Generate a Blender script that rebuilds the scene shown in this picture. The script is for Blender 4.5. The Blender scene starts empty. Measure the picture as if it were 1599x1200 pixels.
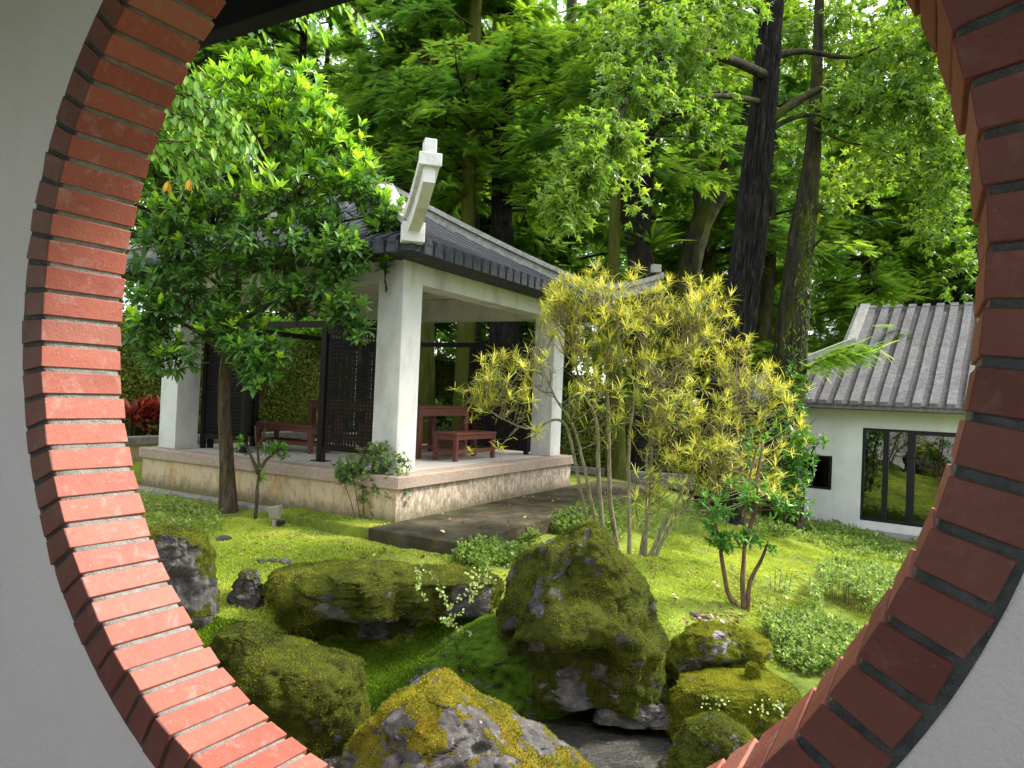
import bpy, bmesh, math, random
import numpy as np
from mathutils import Vector, Matrix

SC = bpy.context.scene
rng = np.random.default_rng(7)
random.seed(7)
rad = math.radians

# ------------------------------------------------------------------ camera
FPX, PITCH, ROLL = 1134.72, 0.0141, -0.0422
W0, H0 = 1599.0, 1200.0
EYE = np.array([0, 0, 1.6])
cp, sp, cr, sr = math.cos(PITCH), math.sin(PITCH), math.cos(ROLL), math.sin(ROLL)
RC = np.array([[1, 0, 0], [0, cp, -sp], [0, sp, cp]]) @ np.array([[cr, 0, sr], [0, 1, 0], [-sr, 0, cr]])
cam = bpy.data.cameras.new('camera')
cam.sensor_width = 36; cam.sensor_fit = 'HORIZONTAL'; cam.lens = 36 * FPX / W0
cam.clip_start = 0.05; cam.clip_end = 600
camo = bpy.data.objects.new('camera', cam); SC.collection.objects.link(camo)
camo.matrix_world = Matrix(((RC[0, 0], RC[0, 2], -RC[0, 1], EYE[0]), (RC[1, 0], RC[1, 2], -RC[1, 1], EYE[1]),
                            (RC[2, 0], RC[2, 2], -RC[2, 1], EYE[2]), (0, 0, 0, 1)))
SC.camera = camo

# ------------------------------------------------------------------ light
SUN_AZ, SUN_EL = rad(72), rad(47)          # azimuth measured clockwise from +Y: the sun stands to the right
wd = bpy.data.worlds.new('World'); SC.world = wd; wd.use_nodes = True
nt = wd.node_tree; nt.nodes.clear()
sky = nt.nodes.new('ShaderNodeTexSky'); sky.sky_type = 'NISHITA'; sky.sun_disc = False
sky.sun_elevation = SUN_EL; sky.sun_rotation = SUN_AZ; sky.air_density = 1.0; sky.dust_density = 4.0; sky.ozone_density = 1.0
bg = nt.nodes.new('ShaderNodeBackground'); bg.inputs['Strength'].default_value = 0.15
ow = nt.nodes.new('ShaderNodeOutputWorld')
veil = nt.nodes.new('ShaderNodeBackground'); veil.inputs[0].default_value = (.93, .96, 1, 1); veil.inputs['Strength'].default_value = 1.4   # thin bright cloud over the sky
wmix = nt.nodes.new('ShaderNodeMixShader'); wmix.inputs[0].default_value = 0.6
nt.links.new(sky.outputs[0], bg.inputs[0]); nt.links.new(bg.outputs[0], wmix.inputs[1]); nt.links.new(veil.outputs[0], wmix.inputs[2]); nt.links.new(wmix.outputs[0], ow.inputs[0])
sl = bpy.data.lights.new('sun', 'SUN'); sl.energy = 3.2; sl.angle = rad(10); sl.color = (1, .95, .86)
so = bpy.data.objects.new('sun', sl); SC.collection.objects.link(so)
sd = Vector((math.sin(SUN_AZ) * math.cos(SUN_EL), math.cos(SUN_AZ) * math.cos(SUN_EL), math.sin(SUN_EL)))
so.rotation_euler = sd.to_track_quat('Z', 'Y').to_euler()
so.location = (12, 0, 20)
vs = SC.view_settings
vs.view_transform = 'Standard'; vs.look = 'None'; vs.gamma = 1; vs.use_curve_mapping = False; vs.exposure = 1.4
SC.render.engine = 'CYCLES'
SC.cycles.max_bounces = 9; SC.cycles.diffuse_bounces = 6; SC.cycles.glossy_bounces = 3
SC.cycles.transmission_bounces = 3; SC.cycles.transparent_max_bounces = 6
SC.cycles.caustics_reflective = False; SC.cycles.caustics_refractive = False
SC.cycles.use_denoising = True

# ------------------------------------------------------------------ picture -> world
def ray(px, py): return RC @ np.array([(px - W0 / 2) / FPX, 1, -(py - H0 / 2) / FPX])
def on_z(px, py, z): r = ray(px, py); return EYE + r * (z - 1.6) / r[2]
def at(px, py, Y): r = ray(px, py); return EYE + r * Y / r[1]
def on_pl(px, py, p0, n): r = ray(px, py); return EYE + r * ((np.asarray(p0) - EYE) @ n) / (r @ n)

# ------------------------------------------------------------------ noise
def _h(ix, iy, iz, s):
    with np.errstate(over='ignore'):
        h = (ix.astype(np.uint32) * np.uint32(374761393) + iy.astype(np.uint32) * np.uint32(668265263)
             + iz.astype(np.uint32) * np.uint32(2147483647 - 1640531) + np.uint32(s * 974711 + 17))
        h = (h ^ (h >> np.uint32(13))) * np.uint32(1274126177)
        h = h ^ (h >> np.uint32(16))
    return h.astype(np.float64) / 2147483647.5 - 1
def vnoise(P, s=0):
    P = np.asarray(P, float); i = np.floor(P).astype(np.int64); f = P - i
    f = f * f * f * (f * (f * 6 - 15) + 10); o = 0
    for a in (0, 1):
        for b in (0, 1):
            for c in (0, 1):
                w = (f[..., 0] if a else 1 - f[..., 0]) * (f[..., 1] if b else 1 - f[..., 1]) * (f[..., 2] if c else 1 - f[..., 2])
                o = o + w * _h(i[..., 0] + a, i[..., 1] + b, i[..., 2] + c, s)
    return o
def fbm(P, oct=4, s=0):
    P = np.asarray(P, float); o = 0; a = 1; t = 0
    for k in range(oct):
        o = o + a * vnoise(P * 2 ** k + 13.7 * k, s + k); t += a; a *= .5
    return o / t

# ------------------------------------------------------------------ objects
COL = SC.collection
ORG = {}
def org(o): return ORG.get(o.name, np.zeros(3)) if o is not None else np.zeros(3)
def tag(o, label=None, cat=None, group=None, kind=None):
    if label: o['label'] = label
    if cat: o['category'] = cat
    if group: o['group'] = group
    if kind: o['kind'] = kind
    return o
def thing(name, label, cat, loc=(0, 0, 0), group=None, rz=0):
    o = bpy.data.objects.new(name, None); COL.objects.link(o); o.empty_display_size = .2
    o.location = [float(c) for c in loc]; o.rotation_euler = (0, 0, rz)
    ORG[o.name] = np.array(loc, float)
    return tag(o, label, cat, group)
def mesh(name, V, F, mats, smooth=False, tint=None, mi=None):
    V = np.asarray(V, np.float64).reshape(-1, 3)
    if not isinstance(F, list): F = [F]
    F = [np.asarray(f, np.int64) for f in F if len(f)]
    me = bpy.data.meshes.new(name)
    me.vertices.add(len(V)); me.vertices.foreach_set('co', V.astype(np.float32).ravel())
    lv = np.concatenate([f.ravel() for f in F]); tot = np.concatenate([np.full(len(f), f.shape[1]) for f in F])
    st = np.concatenate([[0], np.cumsum(tot)[:-1]])
    me.loops.add(len(lv)); me.loops.foreach_set('vertex_index', lv.astype(np.int32))
    me.polygons.add(len(tot)); me.polygons.foreach_set('loop_start', st.astype(np.int32))
    me.polygons.foreach_set('use_smooth', np.full(len(tot), bool(smooth)))
    if not isinstance(mats, (list, tuple)): mats = [mats]
    for m in mats: me.materials.append(m)
    if mi is not None: me.polygons.foreach_set('material_index', np.asarray(mi, np.int32))
    if tint is not None:
        a = me.attributes.new('tint', 'FLOAT', 'FACE'); a.data.foreach_set('value', np.asarray(tint, np.float32))
    me.update(calc_edges=True)
    return me
def link(name, me, parent=None, kind=None):
    o = bpy.data.objects.new(name, me); COL.objects.link(o)
    if parent is not None: o.parent = parent
    if kind: o['kind'] = kind
    return o
def part(name, V, F, mats, parent=None, smooth=False, tint=None, mi=None, kind=None):
    """one mesh object whose points are given in world space; they are stored relative to the thing's base"""
    V = np.asarray(V, float).reshape(-1, 3) - org(parent)
    o = link(name, mesh(name, V, F, mats, smooth, tint, mi), parent, kind)
    ORG[o.name] = org(parent)
    return o
def copy_tree(o, parent=None):
    c = o.copy(); COL.objects.link(c); c.parent = parent
    for ch in list(o.children): copy_tree(ch, c)
    return c

class MB:
    """collects shapes for one mesh"""
    def __init__(s): s.V = []; s.F = {}; s.n = 0
    def add(s, V, F):
        V = np.asarray(V, float).reshape(-1, 3)
        for f in (F if isinstance(F, list) else [F]):
            f = np.asarray(f, np.int64)
            if len(f): s.F.setdefault(f.shape[1], []).append(f + s.n)
        s.V.append(V); s.n += len(V); return s
    def hexa(s, c8, bev=0):
        """eight corners: 0-3 one side in order, 4-7 the opposite side in the same order"""
        c8 = np.asarray(c8, float)
        q = [[0, 1, 2, 3], [7, 6, 5, 4], [0, 4, 5, 1], [1, 5, 6, 2], [2, 6, 7, 3], [3, 7, 4, 0]]
        ce = c8.mean(0); out = []
        for f in q:
            p = c8[f]; n = np.cross(p[2] - p[0], p[3] - p[1])
            out.append(f if n @ (p.mean(0) - ce) > 0 else f[::-1])
        if bev > 0:
            bm = bmesh.new(); vs_ = [bm.verts.new(v) for v in c8]
            for f in out: bm.faces.new([vs_[i] for i in f])
            bmesh.ops.bevel(bm, geom=bm.edges[:], offset=bev, segments=1, affect='EDGES', clamp_overlap=True)
            bm.verts.index_update()
            V = [v.co[:] for v in bm.verts]; F = {}
            for f in bm.faces: F.setdefault(len(f.verts), []).append([v.index for v in f.verts])
            bm.free(); return s.add(V, list(F.values()))
        return s.add(c8, [out])
    def box(s, fr, a, b, z, bev=0):
        """box between a[0]..a[1], b[0]..b[1], z[0]..z[1] in the frame fr(a,b,z)"""
        return s.hexa([fr(a[0], b[0], z[0]), fr(a[1], b[0], z[0]), fr(a[1], b[1], z[0]), fr(a[0], b[1], z[0]),
                       fr(a[0], b[0], z[1]), fr(a[1], b[0], z[1]), fr(a[1], b[1], z[1]), fr(a[0], b[1], z[1])], bev)
    def tube(s, P, r, seg=8, fn=None, cap=True): 
        V, F = tube(P, r, seg, fn); s.add(V, F)
        return s
    def faces(s): return [np.concatenate(f) for f in s.F.values()]
    def verts(s): return np.concatenate(s.V)
    def build(s, name, mats, parent=None, **k): return part(name, s.verts(), s.faces(), mats, parent, **k)
XYZ = lambda a, b, z: np.array([a, b, z], float)

def tube(P, r, seg=8, fn=None):
    P = np.asarray(P, float); n = len(P); r = np.broadcast_to(np.asarray(r, float), (n,))
    T = np.gradient(P, axis=0); T /= np.linalg.norm(T, axis=1)[:, None] + 1e-12
    ref = np.array([1, 0, 0.]) if abs(T[0, 0]) < .8 else np.array([0, 1, 0.])
    u = np.cross(T[0], ref); u /= np.linalg.norm(u); U = []
    for t in T:
        u = u - t * (u @ t); u /= np.linalg.norm(u) + 1e-12; U.append(u)
    U = np.array(U); Bn = np.cross(T, U)
    th = np.arange(seg) / seg * 2 * np.pi
    R = np.broadcast_to(r[:, None], (n, seg))
    if fn is not None: R = R * (1 + fn(np.broadcast_to(th, (n, seg)), P))
    V = P[:, None] + R[..., None] * (np.cos(th)[None, :, None] * U[:, None] + np.sin(th)[None, :, None] * Bn[:, None])
    i = np.arange(n - 1)[:, None] * seg; j = np.arange(seg)[None]; k = (j + 1) % seg
    F = np.stack([i + j, i + k, i + seg + k, i + seg + j], -1).reshape(-1, 4)
    V = V.reshape(-1, 3)
    V = np.vstack([V, P[0], P[-1]]); a = len(V) - 2
    c0 = np.stack([np.arange(seg)[::1], np.full(seg, a), (np.arange(seg) + 1) % seg], 1)[:, [0, 1, 2]]
    e = (n - 1) * seg
    c1 = np.stack([e + np.arange(seg), e + (np.arange(seg) + 1) % seg, np.full(seg, a + 1)], 1)
    return V, [F, np.concatenate([c0, c1])]
def spline(P, n):
    """Catmull-Rom through P, n points"""
    P = np.asarray(P, float); Q = np.vstack([2 * P[0] - P[1], P, 2 * P[-1] - P[-2]]); t = np.linspace(0, len(P) - 1 - 1e-9, n)
    i = t.astype(int); f = (t - i)[:, None]
    a, b, c, d = Q[i], Q[i + 1], Q[i + 2], Q[i + 3]
    return .5 * (2 * b + (c - a) * f + (2 * a - 5 * b + 4 * c - d) * f ** 2 + (3 * b - a - 3 * c + d) * f ** 3)
def norm(v): v = np.asarray(v, float); return v / (np.linalg.norm(v, axis=-1, keepdims=True) + 1e-12)
def rdir(n, r=rng): return norm(r.normal(size=(n, 3)))

# leaf templates: y runs along the leaf, z is its face
def T_leaf(w=.36, fold=.10, droop=.12):
    st = [(.30, .85), (.62, .9)]
    V = [(0, 0, 0)]
    for y, k in st:
        V += [(-w / 2 * k, y, -droop * y * y), (0, y, -fold * w - droop * y * y), (w / 2 * k, y, -droop * y * y)]
    V += [(0, 1, -droop * 1.6)]
    F = [(0, 2, 1), (0, 3, 2), (1, 2, 5), (1, 5, 4), (2, 3, 6), (2, 6, 5), (4, 5, 7), (5, 6, 7)]
    return np.array(V), np.array(F)
def T_blade(w=.10, droop=.35, seg=3):
    V = []; 
    for i in range(seg):
        y = i / seg; k = (.55, 1, .8, .6)[i]
        V += [(-w / 2 * k, y, .12 * y - droop * y * y), (w / 2 * k, y, .12 * y - droop * y * y)]
    V += [(0, 1, .12 - droop)]; F = []
    for i in range(seg - 1):
        a = 2 * i; F += [(a, a + 1, a + 3), (a, a + 3, a + 2)]
    a = 2 * (seg - 1); F += [(a, a + 1, a + 2)]
    return np.array(V), np.array(F)
def T_star():
    V = [(0, .36, 0)]; F = []
    lob = [(-125, .34), (-72, .62), (0, .72), (72, .62), (125, .34)]
    rim = []
    for i, (d, l) in enumerate(lob):
        a = rad(d); rim.append((l * math.sin(a), .36 + l * math.cos(a), -.10 - .1 * (i % 2)))
        if i < 4:
            b = rad((d + lob[i + 1][0]) / 2); rim.append((.22 * math.sin(b), .36 + .22 * math.cos(b), .0))
    rim.append((0, 0, 0)); V += rim; n = len(rim)
    for i in range(n): F.append((0, 1 + (i + 1) % n, 1 + i))
    return np.array(V), np.array(F)
def T_spray(n=11, w=.034, l=.25):
    """a feathery conifer frond: an axis with two rows of narrow leaflets"""
    V = [(-.008, 0, 0), (.008, 0, 0), (0, 1, -.12)]; F = [(0, 1, 2)]
    for i in range(n):
        y = .06 + .9 * i / n; L = l * (1 - .75 * (i / n) ** 1.5) * (.75 + .5 * ((i * 7) % 5) / 5)
        for sgn in (-1, 1):
            k = len(V); z = -.12 * y * y
            V += [(0, y - w, z), (0, y + w, z), (sgn * L, y + .12, z - .05)]
            F.append((k, k + 1, k + 2) if sgn < 0 else (k + 1, k, k + 2))
    return np.array(V), np.array(F)
def T_small(w=.55):
    return np.array([(0, 0, 0), (-w / 2, .5, .06), (0, 1, -.05), (w / 2, .5, .06)]), np.array([(0, 2, 1), (0, 3, 2)])
def inst(T, pos, axis, nrm, scale, tint=None):
    tv, tf = T; pos = np.asarray(pos, float); N = len(pos); Y = norm(axis)
    Z = nrm - Y * np.sum(nrm * Y, 1)[:, None]; Z = norm(Z); X = np.cross(Y, Z)
    s = np.broadcast_to(np.asarray(scale, float), (N,))[:, None, None]
    V = pos[:, None] + s * (tv[None, :, :1] * X[:, None] + tv[None, :, 1:2] * Y[:, None] + tv[None, :, 2:] * Z[:, None])
    F = (tf[None] + (np.arange(N) * len(tv))[:, None, None]).reshape(-1, 3)
    t = None if tint is None else np.repeat(np.broadcast_to(np.asarray(tint, float), (N,)), len(tf))
    return V.reshape(-1, 3), F, t

# ------------------------------------------------------------------ materials
def nd(t, typ, ins=None, **pr):
    n = t.nodes.new(typ)
    for k, v in pr.items(): setattr(n, k, v)
    for k, v in (ins or {}).items():
        s = n.inputs[k]
        if isinstance(v, bpy.types.NodeSocket): t.links.new(v, s)
        else: s.default_value = v
    return n
def c4(c): return (*c, 1) if len(c) == 3 else c
class Mat:
    def __init__(s, name):
        s.m = bpy.data.materials.new(name); s.m.use_nodes = True; s.t = s.m.node_tree; s.t.nodes.clear()
        s.out = nd(s.t, 'ShaderNodeOutputMaterial'); s.pos = nd(s.t, 'ShaderNodeNewGeometry').outputs
    def P(s, sc=(1, 1, 1)):
        return nd(s.t, 'ShaderNodeVectorMath', {0: s.pos['Position'], 1: sc}, operation='MULTIPLY').outputs[0]
    def obj(s, sc=(1, 1, 1)):
        return nd(s.t, 'ShaderNodeVectorMath', {0: nd(s.t, 'ShaderNodeTexCoord').outputs['Object'], 1: sc}, operation='MULTIPLY').outputs[0]
    def noise(s, scale, detail=4, rough=.55, v=None, dist=0):
        return nd(s.t, 'ShaderNodeTexNoise', {'Vector': v if v is not None else s.P(), 'Scale': scale, 'Detail': detail, 'Roughness': rough, 'Distortion': dist}).outputs['Fac']
    def voro(s, scale, v=None, feature='F1', out='Distance'):
        return nd(s.t, 'ShaderNodeTexVoronoi', {'Vector': v if v is not None else s.P(), 'Scale': scale}, feature=feature).outputs[out]
    def ramp(s, fac, stops):
        n = nd(s.t, 'ShaderNodeValToRGB', {0: fac}); e = n.color_ramp.elements
        while len(e) < len(stops): e.new(.5)
        for i, (p, c) in enumerate(stops):
            e[i].position = p; e[i].color = c4((c, c, c) if isinstance(c, (int, float)) else c)
        return n.outputs[0]
    def mix(s, f, a, b, mode='MIX'):
        return nd(s.t, 'ShaderNodeMix', {0: f, 6: c4(a) if isinstance(a, tuple) else a, 7: c4(b) if isinstance(b, tuple) else b}, data_type='RGBA', blend_type=mode).outputs[2]
    def math(s, op, a, b=0.0, clamp=False): return nd(s.t, 'ShaderNodeMath', {0: a, 1: b}, operation=op, use_clamp=clamp).outputs[0]
    def bump(s, h, st=.5, d=.02, prev=None):
        i = {'Height': h, 'Strength': st, 'Distance': d}
        if prev is not None: i['Normal'] = prev
        return nd(s.t, 'ShaderNodeBump', i).outputs[0]
    def attr(s, a='tint'): return nd(s.t, 'ShaderNodeAttribute', attribute_name=a).outputs['Fac']
    def rnd(s): return nd(s.t, 'ShaderNodeObjectInfo').outputs['Random']
    def nz(s):
        return nd(s.t, 'ShaderNodeSeparateXYZ', {0: s.pos['Normal']}).outputs[2]
    def pxyz(s): return nd(s.t, 'ShaderNodeSeparateXYZ', {0: s.pos['Position']}).outputs
    def done(s, col, rough=.7, spec=.4, nrm=None, metal=0, **ex):
        i = {'Base Color': c4(col) if isinstance(col, tuple) else col, 'Roughness': rough, 'Specular IOR Level': spec, 'Metallic': metal}
        if nrm is not None: i['Normal'] = nrm
        i.update(ex)
        s.b = nd(s.t, 'ShaderNodeBsdfPrincipled', i); s.t.links.new(s.b.outputs[0], s.out.inputs[0]); return s.m

def leaf_mat(name, stops, trans=.35, rough=.45, spec=.45, tboost=1.6, obj_rnd=False, gain=1.35):
    """stops: colours over the leaf's own age/hue value"""
    M = Mat(name); f = M.attr()
    if obj_rnd: f = M.rnd()
    f = M.math('ADD', f, M.math('MULTIPLY', M.math('SUBTRACT', M.noise(9, 2), .5), .35))
    c = M.ramp(f, [(p, tuple(min(.75, x * gain) for x in q)) for p, q in stops])
    b = nd(M.t, 'ShaderNodeBsdfPrincipled', {'Base Color': c, 'Roughness': rough, 'Specular IOR Level': spec})
    tc = M.mix(1.0, c, (tboost * 1.05, tboost, tboost * .5), 'MULTIPLY')
    tr = nd(M.t, 'ShaderNodeBsdfTranslucent', {'Color': tc})
    mx = nd(M.t, 'ShaderNodeMixShader', {0: trans, 1: b.outputs[0], 2: tr.outputs[0]})
    M.t.links.new(mx.outputs[0], M.out.inputs[0]); return M.m

def m_plaster(name, col, fine=220, amt=.0012, dirt=.06):
    M = Mat(name); n1 = M.noise(fine, 3, .6); n2 = M.noise(1.7, 5, .6)
    c = M.mix(M.ramp(n2, [(.35, 0), (.75, 1)]), col, tuple(x * (1 - dirt) for x in col))
    stk = M.ramp(M.noise(6, 5, .65, M.P((1, 1, .12))), [(.52, 0), (.75, 1)])
    c = M.mix(M.math('MULTIPLY', stk, dirt * 1.3), c, tuple(x * .62 for x in col))
    h = M.math('ADD', n1, M.math('MULTIPLY', M.noise(38, 3), .8))
    return M.done(c, .75, .3, M.bump(h, .55, amt * 3))
MAT = {}
MAT['wall_grey'] = m_plaster('grey_wall_paint', (.68, .625, .655), 130, .003, .10)
MAT['white_wall'] = m_plaster('white_wall_paint', (.66, .66, .645), 90, .0015, .20)
def m_column():
    M = Mat('whitewashed_column'); p = M.pxyz()
    n = M.noise(2.2, 6, .65, M.P((1, 1, .45))); n2 = M.noise(60, 3)
    c = M.mix(M.ramp(n, [(.48, 0), (.66, 1)]), (.64, .64, .63), (.46, .46, .45))
    low = M.ramp(M.math('ADD', p[2], M.math('MULTIPLY', M.noise(7, 4), .5)), [(.72, 1), (1.0, 0)])
    c = M.mix(M.math('MULTIPLY', low, .4), c, (.40, .37, .32))
    return M.done(c, .8, .25, M.bump(n2, .35, .004))
MAT['column'] = m_column()
def m_brick():
    M = Mat('red_brick'); r = M.rnd(); o = M.obj()
    c = M.ramp(r, [(0, (.23, .052, .037)), (.25, (.37, .105, .070)), (.55, (.30, .075, .050)), (.85, (.41, .140, .098)), (1, (.27, .088, .064))])
    sh = nd(M.t, 'ShaderNodeVectorMath', {0: o, 1: nd(M.t, 'ShaderNodeCombineXYZ', {0: M.math('MULTIPLY', r, 91.0), 1: M.math('MULTIPLY', r, 37.0), 2: 0}).outputs[0]}, operation='ADD').outputs[0]
    st = nd(M.t, 'ShaderNodeVectorMath', {0: sh, 1: (1, 2.2, 1)}, operation='MULTIPLY').outputs[0]
    c = M.mix(M.math('MULTIPLY', M.ramp(M.noise(14, 5, .6, st), [(.45, 0), (.75, 1)]), .35), c, (.36, .13, .10))
    c = M.mix(M.math('MULTIPLY', M.ramp(M.noise(17, 6, .7, sh, .8), [(.54, 0), (.70, 1)]), .55), c, (.40, .27, .24))
    c = M.mix(M.math('MULTIPLY', M.ramp(M.noise(9, 4, .6, sh), [(.60, 0), (.8, 1)]), .5), c, (.12, .035, .028))
    c = M.mix(M.ramp(M.noise(160, 2, .5, sh), [(.70, 0), (.76, 1)]), c, (.55, .42, .38))
    # passage shade painted in: each brick's room-side end gets a darker maroon
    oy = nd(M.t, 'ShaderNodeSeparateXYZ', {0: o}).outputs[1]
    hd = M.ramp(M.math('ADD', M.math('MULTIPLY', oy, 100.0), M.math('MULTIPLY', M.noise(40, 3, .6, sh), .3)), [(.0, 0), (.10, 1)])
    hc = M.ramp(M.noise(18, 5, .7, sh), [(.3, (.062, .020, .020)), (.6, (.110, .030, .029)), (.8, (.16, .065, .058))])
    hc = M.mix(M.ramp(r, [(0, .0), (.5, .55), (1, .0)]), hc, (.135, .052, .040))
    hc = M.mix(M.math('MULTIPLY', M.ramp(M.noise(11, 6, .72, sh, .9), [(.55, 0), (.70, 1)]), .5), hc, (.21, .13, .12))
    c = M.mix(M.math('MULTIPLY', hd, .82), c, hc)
    h = M.math('ADD', M.noise(120, 4, .6, sh), M.math('MULTIPLY', M.noise(26, 4, .6, sh), 1.6))
    return M.done(c, .62, .35, M.bump(h, .35, .004))
MAT['brick'] = m_brick()
def m_mortar():
    M = Mat('grey_mortar'); h = M.math('ADD', M.noise(210, 3, .7), M.noise(45, 4, .6))
    c = M.ramp(M.noise(30, 5, .65), [(.3, (.20, .195, .18)), (.7, (.34, .33, .31))])
    # room-side joints are darkened in colour to stand for the shade there
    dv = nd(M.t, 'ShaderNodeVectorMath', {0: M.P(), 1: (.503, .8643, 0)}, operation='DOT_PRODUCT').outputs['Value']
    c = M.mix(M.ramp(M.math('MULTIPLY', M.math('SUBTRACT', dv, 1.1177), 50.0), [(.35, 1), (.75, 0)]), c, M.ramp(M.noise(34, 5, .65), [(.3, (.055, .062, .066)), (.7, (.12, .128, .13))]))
    return M.done(c, .95, .15, M.bump(h, .9, .008))
MAT['mortar'] = m_mortar()
def m_paint_dark(name, col, rough=.4):
    M = Mat(name); n = M.noise(14, 4, .6, M.P((1, 1, 3)))
    return M.done(M.mix(M.ramp(n, [(.3, 0), (.8, 1)]), col, tuple(c * 1.5 + .003 for c in col)), rough, .2, M.bump(M.noise(80, 3), .2, .002))
MAT['dark_wood'] = m_paint_dark('dark_stained_timber', (.009, .006, .008))
MAT['black_frame'] = m_paint_dark('black_metal_frame', (.012, .013, .016), .35)
MAT['eave_dark'] = m_paint_dark('dark_eave_paint', (.008, .010, .010), .8)
MAT['teal_dark'] = m_paint_dark('dark_fascia_paint', (.018, .022, .028), .5)
def m_wood():
    M = Mat('reddish_brown_timber'); n = M.noise(9, 6, .6, M.P((3, 3, 14)), .6)
    c = M.ramp(n, [(.3, (.07, .022, .016)), (.55, (.14, .045, .032)), (.8, (.20, .075, .055))])
    return M.done(c, .42, .45, M.bump(n, .3, .004))
MAT['wood'] = m_wood()
def m_granite():
    M = Mat('washed_pebble_stone'); v = M.voro(120, out='Color')
    s = nd(M.t, 'ShaderNodeSeparateXYZ', {0: v}).outputs[0]
    c = M.ramp(s, [(0, (.26, .19, .15)), (.4, (.42, .31, .25)), (.75, (.50, .40, .33)), (1, (.24, .23, .22))])
    c = M.mix(M.math('MULTIPLY', M.ramp(M.noise(3, 6, .65), [(.45, 0), (.7, 1)]), .5), c, (.24, .19, .14))
    return M.done(c, .85, .25, M.bump(M.voro(120), .5, .004))
MAT['granite'] = m_granite()
def m_stucco():
    M = Mat('stained_plinth_render'); p = M.pxyz()
    c = M.ramp(M.noise(1.6, 6, .6), [(.3, (.52, .40, .24)), (.55, (.58, .47, .31)), (.75, (.46, .34, .20))])
    st = M.ramp(M.noise(5, 5, .6, M.P((1, 1, .18))), [(.52, 0), (.70, 1)])
    c = M.mix(M.math('MULTIPLY', st, .6), c, (.48, .25, .06))
    bl = M.ramp(M.noise(16, 6, .7, M.P((1, 1, .35)), .8), [(.50, 0), (.62, 1)])
    c = M.mix(M.math('MULTIPLY', bl, .55), c, (.26, .20, .15))
    low = M.ramp(M.math('SUBTRACT', p[2], M.math('MULTIPLY', M.noise(9, 5, .7), .35)), [(0.0, 1), (.10, 0)])
    low = M.ramp(M.math('ADD', p[2], M.math('MULTIPLY', M.noise(9, 5, .7), .30)), [(.14, 1), (.30, 0)])
    c = M.mix(M.math('MULTIPLY', low, .8), c, (.12, .11, .05))
    return M.done(c, .9, .2, M.bump(M.math('ADD', M.noise(70, 4), M.math('MULTIPLY', bl, -.6)), .6, .006))
MAT['stucco'] = m_stucco()
def m_stucco_light():
    M = Mat('flaking_plinth_render')
    bl = M.ramp(M.noise(16, 7, .74, M.P((1, 1, .5)), .6), [(.44, 0), (.56, 1)]); p = M.pxyz()
    c = M.mix(bl, (.60, .52, .42), (.33, .25, .18))
    c = M.mix(M.math('MULTIPLY', M.ramp(M.noise(60, 4, .7), [(.55, 0), (.7, 1)]), .4), c, (.24, .18, .12))
    low = M.ramp(M.math('ADD', p[2], M.math('MULTIPLY', M.noise(9, 5, .7), .3)), [(.15, 1), (.32, 0)])
    c = M.mix(M.math('MULTIPLY', low, .75), c, (.14, .12, .06))
    return M.done(c, .9, .2, M.bump(bl, .5, .006))
MAT['stucco_flake'] = m_stucco_light()
def m_floor():
    M = Mat('pale_floor_tile'); n = M.noise(6, 5, .6)
    c = M.ramp(n, [(.3, (.42, .38, .35)), (.7, (.55, .51, .48))])
    return M.done(c, .6, .4, M.bump(M.noise(80, 3), .2, .002))
MAT['floor'] = m_floor()
def m_slab():
    M = Mat('damp_mossy_concrete'); p = M.P()
    c = M.ramp(M.noise(2.2, 7, .68), [(.32, (.022, .019, .011)), (.50, (.055, .048, .030)), (.72, (.13, .11, .075))])
    c = M.mix(M.ramp(M.noise(3.1, 6, .7, None, .4), [(.55, 0), (.68, 1)]), c, (.055, .062, .012))
    return M.done(c, .9, .15, M.bump(M.noise(45, 5, .7), .7, .008))
MAT['slab'] = m_slab()
def m_kerb():
    M = Mat('pale_kerb_stone'); c = M.ramp(M.noise(8, 6, .65), [(.3, (.16, .15, .13)), (.7, (.36, .34, .31))])
    return M.done(c, .85, .25, M.bump(M.noise(60, 4), .5, .005))
MAT['kerb'] = m_kerb()
def m_tile(name, dark, mid, light, web):
    M = Mat(name); v = M.P()
    c = M.ramp(M.noise(11, 6, .7), [(.3, dark), (.62, mid), (.85, light)])
    wv = M.noise(26, 3, .5, None, 1.8)
    line = M.ramp(M.math('ABSOLUTE', M.math('SUBTRACT', wv, .5)), [(.0, 1), (.018, 0)])
    wv2 = M.noise(17, 3, .5, M.P((1, 1, 1.7)), 2.4)
    line2 = M.ramp(M.math('ABSOLUTE', M.math('SUBTRACT', wv2, .47)), [(.0, 1), (.014, 0)])
    l = M.math('MULTIPLY', M.math('MAXIMUM', line, line2), M.ramp(M.noise(2.3, 3), [(.35, .25), (.6, 1)]))
    c = M.mix(M.math('MULTIPLY', l, web), c, light)
    return M.done(c, .85, .25, M.bump(M.noise(50, 5, .7), .6, .008))
MAT['tile_dark'] = m_tile('dark_slate_tile', (.022, .024, .030), (.060, .065, .078), (.17, .17, .18), .18)
MAT['tile_house'] = m_tile('lichen_grey_tile', (.065, .062, .066), (.14, .135, .145), (.52, .50, .50), .9)
MAT['tile_pan'] = m_tile('littered_pan_tile', (.035, .03, .03), (.10, .092, .09), (.34, .32, .31), .5)
MAT['ridge'] = m_tile('weathered_ridge_plaster', (.17, .16, .14), (.36, .35, .33), (.70, .69, .66), .9)
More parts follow.
